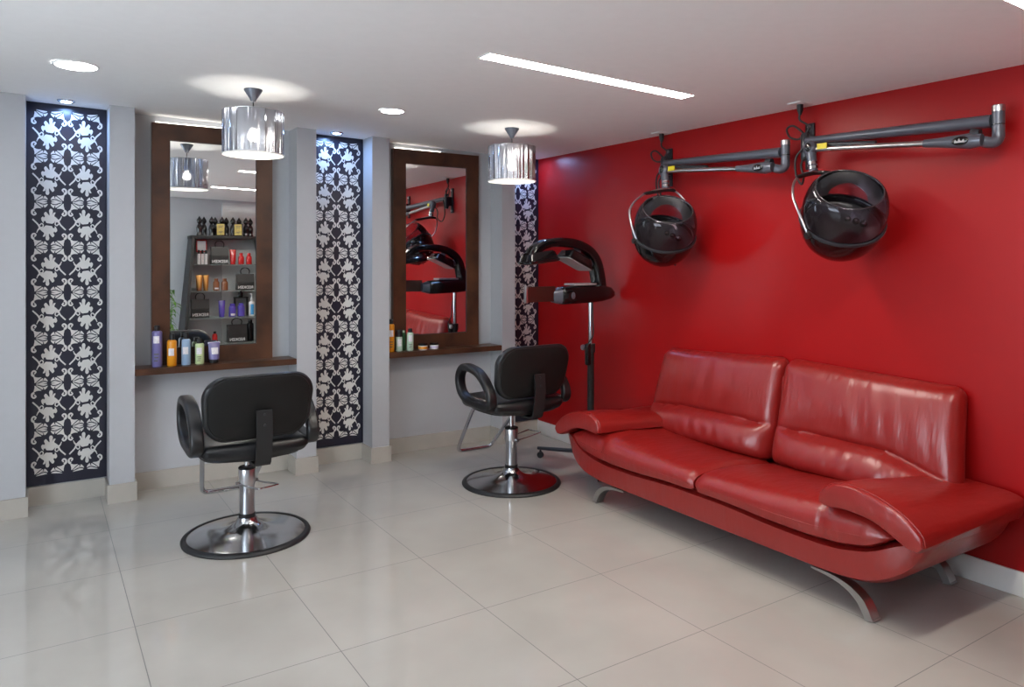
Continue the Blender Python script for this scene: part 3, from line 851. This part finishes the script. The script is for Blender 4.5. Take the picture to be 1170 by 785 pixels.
# ---------------------------------------------------------------- wall hood dryers
def dryer(label, dy, hood_c, n_ax, a_ax, yoke, plate_xy):
    X = 3.13
    root = thing('hood_dryer', label, 'hair dryer', (X, -1.43 + dy, 2.0), 0, 'wall mounted hood dryers')
    W = dict(parent=root, world=True)
    def Y(y): return y + dy
    br = MB().box((X - .012, Y(-1.362), 1.885), (X, Y(-1.308), 2.130), .004).build('wall_bracket', M_darkgrey, **W)
    for zz in (2.110, 1.908): MB().cyl((X - .020, Y(-1.335), zz), (X - .010, Y(-1.335), zz), .009, seg=12).build('bolt', M_steel, br, world=True)
    mb = MB().tube([(3.066, Y(-1.345), 1.925), (3.066, Y(-1.345), 1.94), (3.066, Y(-1.345), 2.06), (3.066, Y(-1.345), 2.072)], [.016, .022, .022, .016], 18)
    mb.box((3.062, Y(-1.362), 1.955), (X - .008, Y(-1.328), 2.045), .006)
    mb.build('pivot_post', M_darkgrey, **W)
    # rear arm along the wall to the elbow
    MB().tube([(3.060, Y(-1.36), 2.028), (3.045, Y(-1.80), 2.005), (3.03, Y(-2.258), 1.982)], [.019, .024, .028], 20).build('rear_arm', M_grey, **W)
    el = MB().tube(catmull([(3.030, Y(-2.282), 2.03), (3.030, Y(-2.282), 1.95), (3.027, Y(-2.281), 1.908), (3.012, Y(-2.268), 1.890), (2.992, Y(-2.240), 1.896)], 5), .0235, 20).build('elbow', M_grey, **W)
    MB().lathe([(.0242, 1.962), (.0242, 1.966), (.0236, 1.966)], 24, Matrix.Translation((3.030, Y(-2.282), 0))).build('joint_groove', M_blk, el, world=True)
    MB().lathe([(.0245, 2.018), (.0245, 2.042), (.021, 2.046), (0, 2.046)], 24, Matrix.Translation((3.030, Y(-2.282), 0))).build('end_cap', M_steel, el, world=True)
    MB().tube([(2.98, Y(-2.20), 1.935), (2.98, Y(-2.235), 1.930)], [.018, .018], 14).build('knob', M_darkgrey, el, world=True)
    # front arm back to the hood, with its tapered sleeve
    fa = MB().tube([(2.972, Y(-1.47), 1.962), (2.972, Y(-2.03), 1.915)], [.0135, .0135], 16).build('front_arm', M_steel, **W)
    MB().tube([(2.985, Y(-1.46), 1.985), (2.985, Y(-1.78), 1.953)], [.017, .011], 14).build('cover', M_darkgrey, fa, world=True)
    MB().tube([(2.972, Y(-2.01), 1.917), (2.972, Y(-2.06), 1.913), (2.972, Y(-2.20), 1.902), (2.975, Y(-2.245), 1.900)], [.017, .020, .033, .026], 20).build('sleeve', M_grey, fa, world=True)
    bd = MB().sphere((2.937, Y(-2.175), 1.903), .03, .16, 1.1, .62).build('badge', M_blk, fa, world=True)
    mb = MB(); cr = [(-.020, 1.895), (.020, 1.895), (.020, 1.899), (.016, 1.909), (.011, 1.902), (.005, 1.902), (0, 1.914), (-.005, 1.902), (-.011, 1.902), (-.016, 1.909), (-.020, 1.899)]
    mb.ring_faces([[(xx, Y(-2.175) + a, b) for a, b in cr] for xx in (2.9302, 2.9345)])
    mb.build('crest', M_steel, bd, world=True, flat=True)
    MB().box((2.954, Y(-1.545), 1.957), (2.9585, Y(-1.492), 1.985)).build('sticker', M_yellow, fa, world=True, flat=True)
    # head joint and stem
    mb = MB().sphere((2.968, Y(-1.445), 1.968), .038, .8, 1, 1.1); mb.tube([(2.968, Y(-1.445), 1.975), (2.958, Y(-1.470), 1.85)], [.024, .022], 18)
    hj = mb.build('head_joint', M_grey, **W)
    st = Vector((2.957, Y(-1.472), 1.848))
    mb = MB()
    for t0, t1 in ((.62, .74), (.80, .92)):
        a = Vector((2.968, Y(-1.445), 1.975)).lerp(Vector((2.958, Y(-1.470), 1.85)), t0); b = Vector((2.968, Y(-1.445), 1.975)).lerp(Vector((2.958, Y(-1.470), 1.85)), t1)
        mb.tube([a, b], [.0245, .0245], 18)
    mb.build('stem_ring', M_chrome, hj, world=True)
    bd = MB().sphere((2.937, Y(-1.452), 1.972), .022, .25, .8, 1).build('badge', M_blk, hj, world=True)
    # yoke
    Yk = catmull(yoke, 8)
    MB().tube(Yk, .0062, 10).build('yoke', M_steel, **W)
    top = Vector(yoke[4])
    MB().tube(catmull([Vector(yoke[3]) + Vector((0, 0, .006)), st + Vector((0, 0, -.006)), Vector(yoke[5]) + Vector((0, 0, .004))], 6), [.006] + [.011] * 11 + [.006], 10).build('yoke_mount', M_rubber, **W)
    # hood: black bowl, smoky visor
    n = Vector(n_ax).normalized(); a = Vector(a_ax); a = (a - n * a.dot(n)).normalized(); b = n.cross(a)
    Mx = Matrix(((a.x, b.x, n.x, hood_c[0]), (a.y, b.y, n.y, hood_c[1]), (a.z, b.z, n.z, hood_c[2]), (0, 0, 0, 1)))
    R = .186
    bowl = [(0, -.198), (.03, -.197), (.07, -.188), (.11, -.166), (.143, -.132), (.166, -.092), (.180, -.048), (R, -.012), (R, 0), (R - .006, .004), (R - .016, 0), (.16, -.06), (.12, -.11), (0, -.14)]
    bw = MB().lathe(bowl, 48, Mx).build('bowl', M_blk, **W)
    mb = MB()
    for k in range(7):
        an = k * .9 + .2; rr = .05 + .03 * (k % 3)
        p = Mx @ Vector((rr * cos(an), rr * sin(an), -.195 + rr * rr * 1.7)); MB().sphere(p, .007, u=8, v=6).build('foot_stud', M_rubber, bw, world=True)
    MB().lathe([(R - .004, -.008), (R + .005, -.006), (R + .005, .006), (R - .004, .008)], 48, Mx).build('seam_ring', M_darkgrey, bw, world=True)
    MB().lathe([(0, -.035), (.08, -.030), (.165, -.020), (.17, -.028), (.08, -.04), (0, -.045)], 36, Mx).build('air_plate', M_blkm, bw, world=True)
    for k in range(3): MB().sphere(Mx @ Vector((-.06 + .03 * k, .07 - .02 * k, .0 + .012 * k)), .018 - .002 * k, u=10, v=8).build('nozzle', M_blk, bw, world=True)
    vis = [(R - .004, .004), (R - .001, .040), (.183, .085), (.175, .125), (.163, .158), (.150, .178), (.144, .181), (.141, .178)]
    vz = MB().lathe(vis, 56, Mx).build('visor', M_smoke, **W)
    MB().tube([Mx @ Vector((.1435 * cos(2 * PI * k / 56), .1435 * sin(2 * PI * k / 56), .179)) for k in range(56)], .003, 8, closed=True).build('rim', M_rim, vz, world=True)
    for s_ in (-1, 1):
        p = Mx @ Vector((s_ * (R + .004), 0, -.004)); q = Mx @ Vector((s_ * (R + .022), 0, -.004))
        MB().cyl(p, q, .016, seg=16).build('pivot_knob', M_rubber, **W)
    # power cord up to the socket on the ceiling
    px, py = plate_xy; pz = zc(px, py)
    ty = Y(-1.44)
    P = catmull([(px, py, pz - .05), (px + .004, py + .004, pz - .085), (3.07, ty + .075, 2.10), (3.06, ty + .12, 2.045), (3.05, ty + .175, 2.06), (3.045, ty + .19, 2.105), (3.05, ty + .15, 2.115), (3.06, ty + .09, 2.06),
                 (3.05, ty + .06, 2.02), (3.03, ty + .12, 1.95), (3.03, ty + .125, 1.86), (3.02, ty + .085, 1.80), (2.99, ty + .05, 1.83), (2.985, ty + .06, 1.90), (2.975, ty + .01, 1.95)], 7)
    MB().tube(P, .0055, 8).build('power_cord', M_cord, **W)
    MB().tube([(px, py, pz - .006), (px, py, pz - .035), (px, py, pz - .06)], [.016, .016, .007], 12).build('plug', M_rubber, **W)
    o = MB().box((px - .055, py - .04, pz - .006), (px + .055, py + .04, pz + .002), .003).build('power_socket', M_wht, loc=(px, py, pz), world=True)
    return root, o
# yoke paths measured around each hood: free end, rise, crown by the stem, far end
d2, s2 = dryer('smoky hood dryer on a folding wall arm above the right half of the sofa', 0.,
      (2.835, -1.705, 1.592), (-.46, -.50, .73), (-.75, .22, -.28),
      None or [(2.672, -1.640, 1.520), (2.662, -1.600, 1.62), (2.690, -1.545, 1.715), (2.78, -1.500, 1.800), (2.945, -1.475, 1.848), (3.02, -1.535, 1.835), (3.055, -1.62, 1.79), (3.05, -1.71, 1.72), (3.015, -1.77, 1.66)],
      (3.034, -1.338))
tag(s2, 'white power socket on the ceiling above the right hood dryer', 'power socket', 'ceiling power sockets')
d1, s1 = dryer('smoky hood dryer on a folding wall arm, left above the sofa and nearer the corner', 1.03,
      (2.835, -.548, 1.565), (-.34, -.52, .78), (-.78, .25, -.18),
      [(2.665, -.495, 1.525), (2.645, -.47, 1.62), (2.67, -.435, 1.72), (2.78, -.43, 1.805), (2.945, -.445, 1.850), (3.02, -.46, 1.835), (3.055, -.50, 1.78), (3.055, -.55, 1.70), (3.02, -.59, 1.64)],
      (3.069, -.290))
tag(s1, 'white power socket on the ceiling above the left hood dryer', 'power socket', 'ceiling power sockets')

# ---------------------------------------------------------------- floor standing hair processor
pr = thing('floor_hair_dryer', 'black arched hair processor on a wheeled pole stand beside the red wall', 'hair dryer', (2.885, .205, 0))
MB().cyl((0, 0, .09), (0, 0, .80), .0235, seg=20).build('pole', M_rubber, pr)
MB().cyl((0, 0, .80), (0, 0, 1.14), .0165, seg=18).build('inner_pole', M_chrome, pr)
hd = MB().cyl((0, 0, .775), (0, 0, .835), .031, seg=20).build('clamp', M_rubber, pr)
MB().rbox((-.036, -.014, .765), (.042, .034, .15), .014, m=3).build('cord_winder', M_blk, hd)
MB().lathe([(0, 0), (.018, 0), (.02, .012), (.016, .02), (0, .022)], 18, Matrix.Translation((-.06, .02, .81)) @ Matrix.Rotation(PI / 2, 4, 'Y')).build('clamp_knob', M_steel, hd)
MB().tube(catmull([(.0, -.02, 1.12), (-.01, -.035, 1.0), (-.015, -.045, .9), (-.05, -.035, .84), (-.055, -.015, .76), (-.03, -.02, .72), (-.025, -.026, .60)], 6), .005, 8).build('power_cord', M_cord, pr)
for k in range(3):
    a = rad(119 + 120 * k); dx, dy_ = cos(a), sin(a); L = .405
    lg = MB().tube([(0, 0, .085), (dx * .10, dy_ * .10, .083), (dx * L, dy_ * L, .068)], [.022, .016, .012], 14).build('leg', M_darkgrey, pr)
    cx, cy = dx * (L - .02), dy_ * (L - .02)
    mb = MB().cyl((cx, cy, .066), (cx, cy, .045), .006, seg=10)
    mb.tube([(cx - dy_ * .011, cy + dx * .011, .022), (cx - dy_ * .004, cy + dx * .004, .022)], [.022, .022], 18)
    mb.tube([(cx + dy_ * .004, cy - dx * .004, .022), (cx + dy_ * .011, cy - dx * .011, .022)], [.022, .022], 18)
    mb.box((cx - .007, cy - .007, .022), (cx + .007, cy + .007, .052), .003)
    mb.build('castor', M_rubber, lg)
# main body: long housing from the tail toward the panel
def body_ring(x, ry, z0, z1, n=20):
    out = []
    for k in range(n):
        a = 2 * PI * k / n; c, s_ = cos(a), sin(a)
        e = .55
        out.append((x, ry * math.copysign(abs(c) ** e, c), (z0 + z1) / 2 + (z1 - z0) / 2 * math.copysign(abs(s_) ** e, s_)))
    return out
rings = [body_ring(-.275, .050, 1.118, 1.222), body_ring(-.262, .060, 1.112, 1.232), body_ring(-.16, .064, 1.113, 1.236), body_ring(0, .072, 1.118, 1.240), body_ring(.08, .070, 1.125, 1.240), body_ring(.15, .055, 1.138, 1.225), body_ring(.195, .028, 1.155, 1.195), body_ring(.21, .008, 1.165, 1.182)]
bd = MB().ring_faces(rings).build('housing', M_blk, pr)
MB().ring_faces([body_ring(-.276, .052, 1.116, 1.224), body_ring(-.325, .036, 1.128, 1.212), body_ring(-.335, .030, 1.134, 1.206)]).build('end_clip', M_grey, bd)
MB().sphere((.185, -.028, 1.176), .006).build('screw', M_steel, bd)
MB().sphere((-.20, -.064, 1.172), .018, .9, .2, 1.3).build('badge', M_grey, bd)
mb = MB(); n = 14
rr = []
for i in range(n + 1):
    t = i / n; x = -.32 - .245 * t; yy = -.02 - .06 * sin(t * PI / 2) * .4
    rr.append([(x, yy - .006, 1.136), (x, yy - .006, 1.236), (x, yy + .006, 1.236), (x, yy + .006, 1.136)])
pn = MB().ring_faces(rr).build('side_heater_panel', M_copper, pr, sharp=30)
MB().box((-.575, -.055, 1.130), (-.558, -.028, 1.243), .004).build('panel_edge', M_steel, pn)
MB().box((-.19, -.055, 1.238), (.01, .055, 1.252), .004).build('lower_heater_grille', M_mesh, pr)
# arched top arm
P = catmull([(.075, 0, 1.20), (.060, 0, 1.30), (.030, 0, 1.40), (-.035, 0, 1.472), (-.14, 0, 1.515), (-.26, 0, 1.528), (-.38, 0, 1.518), (-.46, 0, 1.482), (-.505, 0, 1.430)], 6)
n = len(P); rings = []; sec = rounded_rect(.046, .030, .018, 4)
for i in range(n):
    t = (P[min(i + 1, n - 1)] - P[max(i - 1, 0)]).normalized(); nn = Vector((-t.z, 0, t.x)); k = i / (n - 1)
    sc = 1.25 - .35 * k
    rings.append([P[i] + Vector((0, a * 1.15, 0)) + nn * b * sc for a, b in sec])
MB().ring_faces(rings).build('top_arm', M_blk, pr)
def pod(name, c, L, Wd, tilt, grille):
    Mx = Matrix.Translation(c) @ Matrix.Rotation(tilt, 4, 'Y')
    rings = []
    for s_, z in ((.97, -.030), (1.0, -.026), (1.0, -.016), (.93, -.012), (.80, .030), (.68, .040)):
        rings.append([Mx @ Vector((a * s_, b * s_, z)) for a, b in rounded_rect(L, Wd, .02, 4)])
    o = MB().ring_faces(rings).build(name, M_blk, pr, sharp=30)
    MB().ring_faces([[Mx @ Vector((a * .95, b * .93, z)) for a, b in rounded_rect(L, Wd, .02, 4)] for z in (-.029, -.035)]).build('grille', M_mesh if grille else M_copper, o)
pod('top_heater', (-.435, 0, 1.425), .125, .075, rad(-7), False)
pod('top_heater', (-.135, 0, 1.412), .115, .085, rad(24), True)
MB().tube([(-.135, 0, 1.44), (-.10, 0, 1.50)], [.03, .02], 14).build('bracket', M_grey, pr)
MB().tube([(-.03, 0, 1.405), (.04, 0, 1.38)], [.03, .025], 14).build('bracket', M_grey, pr)

# ---------------------------------------------------------------- display unit at the back wall, seen in the left mirror
YF = -4.02
du = thing('display_shelf', 'black ladder display unit with glass shelves, seen in the left mirror', 'shelf unit', (1.72, -4.12, 0))
W = dict(parent=du, world=True)
def side(xt, xb, sg):
    mb = MB(); t = .035
    prof = [(-3.93, 1.74), (-4.245, 1.74), (-4.245, 0), (-3.66, 0)]
    rings = []
    for dx in (0, t * sg):
        rings.append([((xt if z > 1 else xb) + dx, y, z) for y, z in prof])
    return mb.ring_faces(rings)
side(1.290, 1.12, 1).build('side_panel', M_rubber, flat=True, **W)
side(2.16, 2.33, -1).build('side_panel', M_rubber, flat=True, **W)
MB().box((1.28, -4.245, 1.70), (2.17, -3.925, 1.7438), .003).build('top_board', M_rubber, **W)
SZ = [1.372, 1.030, .682, .340]
for z in SZ:
    k = (1.72 - z) / 1.72
    MB().box((1.325 - .17 * k, -4.24, z - .008), (2.125 + .17 * k, -3.90 + .20 * k - .03, z - .0012), .001).build('glass_shelf', M_glass, flat=True, **W)
GD = 'products on the display unit seen in the left mirror'
def award(x, label, back):
    t = thing('award_statuette', label, 'statuette', (x, YF - .01 - .09 * back, 1.745), random.uniform(-.3, .3), 'black award statuettes on the display unit')
    MB().lathe([(0, 0), (.036, 0), (.036, .015), (.030, .03), (.034, .06), (.038, .10), (.030, .13), (.016, .15), (.014, .155)], 18).build('body', M_blk, t)
    MB().lathe([(.0, .15), (.016, .155), (.030, .175), (.034, .195), (.026, .215), (.012, .235), (.004, .25), (0, .252)], 18).build('flame_head', M_blk, t)
for i, x in enumerate((1.392, 1.462, 1.541, 1.601, 1.671, 1.740, 1.806, 1.902, 1.972, 2.049)):
    award(x, 'black award statuette on the display unit in the mirror, %s from the left' % ('first', 'second', 'third', 'fourth', 'fifth', 'sixth', 'seventh', 'eighth', 'ninth', 'tenth')[i], i % 2)
for x, lb in ((1.639, 'black framed gold certificate on the display unit, left of two in the mirror'), (1.858, 'black framed gold certificate on the display unit, right of two in the mirror')):
    t = thing('framed_certificate', lb, 'certificate', (x, YF + .05, 1.745), PI, 'gold certificates on the display unit')
    MB().box((-.056, -.006, 0), (.056, .008, .165), .003).build('frame', M_blk, t)
    MB().box((-.046, -.008, .010), (.046, -.005, .155)).build('certificate', M_cert, t, flat=True)
    for zz, w_ in ((.125, .03), (.11, .02), (.05, .025), (.04, .018)): MB().box((-w_, -.0088, zz), (w_, -.0078, zz + .006)).build('print_line', M_print, t, flat=True)
def bag(x, z, w, h, label, y=YF):
    t = thing('paper_bag', label, 'bag', (x, y, z), PI, 'black paper bags on the display unit')
    mb = MB(); d = .04
    mb.ring_faces([[(-w / 2, -d, 0), (w / 2, -d, 0), (w / 2, d, 0), (-w / 2, d, 0)], [(-w / 2, -d, h * .5), (w / 2, -d, h * .5), (w / 2 - .006, d, h * .5), (-w / 2 + .006, d, h * .5)], [(-w / 2, -.02, h), (w / 2, -.02, h), (w / 2, .02, h), (-w / 2, .02, h)]])
    mb.build('body', M_bag, t, flat=True)
    for yy in (-.02, .02):
        MB().tube(catmull([(-w * .22, yy, h - .01), (-w * .25, yy, h + .04), (-w * .12, yy, h + .075), (w * .12, yy, h + .075), (w * .25, yy, h + .04), (w * .22, yy, h - .01)], 6), .0035, 8).build('handle', M_rubber, t)
    text_mesh('REDKEN', .052, M_print_w, t, Matrix.Translation((0, -d - .001, h * .09)) @ Matrix.Rotation(PI / 2, 4, 'X'), bold=.0012)
bag(1.636, SZ[0], .215, .228, 'black lettered paper bag on the top glass shelf, beside the red tube')
bag(1.958, SZ[1], .225, .215, 'black lettered paper bag on the second glass shelf, right of the brown bottles')
bag(1.398, SZ[2], .215, .238, 'black lettered paper bag left of the violet tube in the mirror')
bag(1.853, SZ[3], .250, .235, 'black lettered paper bag on the lowest glass shelf, seen in the mirror')
bl = lambda *a, **k: bottle(*a, group=GD, face=PI / 2, **k)
for i, x in enumerate((1.383, 1.427, 1.471)):
    bl('spray_bottle', 'silver bottle with black cap on the top glass shelf, %s of three in the mirror' % ('left', 'middle', 'right')[i], 'bottle', x, YF, SZ[0], .019, .185, M_label, M_rubber, .7, .26, .05)
t = thing('hand_mirror', 'rounded hand mirror with dark red rim behind the silver bottles, seen in the mirror', 'hand mirror', (1.427, YF - .06, SZ[0]), PI, None)
MB().rbox((0, .005, .24), (.13, .014, .16), .006, m=3).build('frame', M_redp, t)
MB().box((-.052, -.004, .175), (.052, -.001, .305)).build('glass', M_steel, t, flat=True)
MB().box((-.012, 0, 0), (.012, .012, .165), .004).build('handle', M_redp, t)
cos_tube('cream_tube', 'tall red tube beside the bag on the top glass shelf, seen in the mirror', 'tube', 1.803, YF, SZ[0], .036, .195, M_redp, M_redp, group=GD, flat=1.15)
bl('shampoo_bottle', 'red bottle on the top glass shelf, next to the red tube in the mirror', 'bottle', 1.908, YF, SZ[0], .037, .150, M_redp, M_redp, capr=.6, caph=.25, shoulder=.35)
bl('shampoo_bottle', 'red bottle on the top glass shelf, rightmost in the mirror', 'bottle', 2.009, YF, SZ[0], .037, .150, M_redp, M_redp, capr=.6, caph=.25, shoulder=.35)
cos_tube('cream_tube', 'gold tube on the second glass shelf, leftmost in the mirror', 'tube', 1.388, YF, SZ[1], .036, .20, M_gold, M_brown, group=GD, flat=1.2)
cos_tube('cream_tube', 'gold tube on the second glass shelf, second from left in the mirror', 'tube', 1.468, YF, SZ[1], .032, .20, M_gold, M_gold, group=GD, flat=1.15)
bl('shampoo_bottle', 'amber brown bottle on the second glass shelf, left of two in the mirror', 'bottle', 1.595, YF, SZ[1], .040, .155, M_brown, M_brown, capr=.6, caph=.22, shoulder=.3, lab=M_label, labz=(.15, .3))
bl('shampoo_bottle', 'amber brown bottle on the second glass shelf, right of two in the mirror', 'bottle', 1.700, YF, SZ[1], .042, .155, M_brown, M_brown, capr=.6, caph=.22, shoulder=.3)
cos_tube('cream_tube', 'violet tube on the third glass shelf, seen in the left mirror', 'tube', 1.664, YF, SZ[2], .036, .215, M_purple, M_purple, group=GD, flat=1.2)
bl('shampoo_bottle', 'violet bottle on the third glass shelf, left of two in the mirror', 'bottle', 1.797, YF, SZ[2], .046, .170, M_purple, M_purple, capr=.7, caph=.2, shoulder=.2, lab=M_label, labz=(.1, .3))
bl('shampoo_bottle', 'violet bottle on the third glass shelf, right of two in the mirror', 'bottle', 1.908, YF, SZ[2], .046, .172, M_purple, M_purple, capr=.7, caph=.2, shoulder=.2)
bl('pump_bottle', 'white and sky blue pump bottle on the third glass shelf, at the mirror frame', 'bottle', 2.040, YF + .02, SZ[2], .036, .30, M_wht, M_wht, capr=.45, caph=.35, shoulder=.08, lab=M_skyblue, labz=(.1, .8), pump=True)
t = thing('display_riser', 'small black riser stand behind the violet bottles, seen in the mirror', 'stand', (1.93, -4.13, SZ[2]), 0, None)
MB().box((-.09, -.05, .235), (.09, .05, .25), .002).build('top', M_rubber, t)
for sx in (-1, 1): MB().box((sx * .08 - .006, -.045, 0), (sx * .08 + .006, .045, .236), .002).build('leg', M_rubber, t)
bl('shampoo_bottle', 'dark bottle standing on the small black riser, seen in the mirror', 'bottle', 1.925, -4.13, SZ[2] + .25, .030, .085, M_blk, M_blk, capr=.5, caph=.25, shoulder=.2)
bl('shampoo_bottle', 'small red bottle on the lowest glass shelf, seen in the left mirror', 'bottle', 1.578, YF, SZ[3], .034, .155, M_redp, M_rubber, capr=.5, caph=.2, shoulder=.4)
bl('shampoo_bottle', 'tall dark bottle behind the lowest bag, at the mirror frame', 'bottle', 2.03, YF - .02, SZ[3], .045, .29, M_blk, M_blk, capr=.6, caph=.15, shoulder=.1)

# glass partition on the back wall behind the unit
mb = MB()
mb.box((1.71, YB, .0), (1.74, YB + .012, 2.2)); mb.box((2.75, YB, .0), (2.78, YB + .012, 2.2)); mb.box((1.74, YB, 2.17), (2.75, YB + .012, 2.2)); mb.box((1.74, YB, .0), (2.75, YB + .012, .05))
mb.box((1.735, YB + .001, .04), (2.755, YB + .006, 2.18))
struct('trim_6', mb, mat('glazed_back_panel', (.62, .64, .64), .12, spec=.6), flat=True)

# leafy plant, its leaves show at the left edge of the mirror
pl = thing('potted_plant', 'leafy green potted plant beside the display unit, seen in the left mirror', 'plant', (.955, -3.55, 0))
MB().lathe([(0, 0), (.09, 0), (.12, .20), (.125, .26), (.115, .26), (.11, .24), (0, .24)], 28).build('pot', M_pot, pl)
MB().lathe([(0, .238), (.111, .242)], 24).build('soil', M_soil, pl)
mb = MB(); stem = MB()
for k in range(3):
    a = k * 2.1; stem.tube([(.02 * cos(a), .02 * sin(a), .24), (.04 * cos(a), .04 * sin(a), .7), (.05 * cos(a), .05 * sin(a), 1.03 + .04 * k)], [.009, .007, .004], 8)
for k in range(46):
    a = k * 2.4; z = .50 + .56 * k / 45; L = .13 + .05 * random.random(); el = rad(random.uniform(10, 50))
    d = Vector((cos(a), sin(a), 0)); s_ = Vector((-sin(a), cos(a), 0)); o = Vector((.045 * cos(a * .9), .045 * sin(a * .9), z))
    L_, R_ = [], []
    for i in range(8):
        t = i / 7; w_ = .021 * sin(PI * min(1, t * .92 + .06)) ** .8
        c = o + d * (L * t * cos(el)) + Vector((0, 0, L * t * sin(el) - .11 * t * t * t))
        L_.append(c + s_ * w_ + Vector((0, 0, .006))); R_.append(c - s_ * w_ + Vector((0, 0, .006)))
    mb.ring_faces([[l, (l + r) / 2 - Vector((0, 0, .006)), r] for l, r in zip(L_, R_)], closed_v=False, caps=False)
stem.build('stem', M_leaf, pl); mb.build('foliage', M_leaf, pl)

# two extra ceiling lights added outside the frame to light the room
downlight(-1.35, -.9, .085, 'added round ceiling fill light outside the frame, left of the camera')
downlight(.35, -1.55, .085, 'added round ceiling fill light outside the frame, above the room centre')

# ---------------------------------------------------------------- world and colour management
w = bpy.data.worlds.new('world'); bpy.context.scene.world = w; w.use_nodes = True
bg = w.node_tree.nodes['Background']; bg.inputs['Color'].default_value = (.80, .89, 1, 1); bg.inputs['Strength'].default_value = 3.9
sc = bpy.context.scene
sc.view_settings.view_transform = 'Standard'; sc.view_settings.look = 'None'
sc.view_settings.exposure = 1.44; sc.view_settings.gamma = 1.; sc.view_settings.use_curve_mapping = False
sc.cycles.max_bounces = 10; sc.cycles.diffuse_bounces = 5; sc.cycles.glossy_bounces = 5; sc.cycles.transparent_max_bounces = 12
sc.cycles.sample_clamp_indirect = 6; sc.cycles.caustics_reflective = False; sc.cycles.caustics_refractive = False
sc.cycles.use_denoising = True
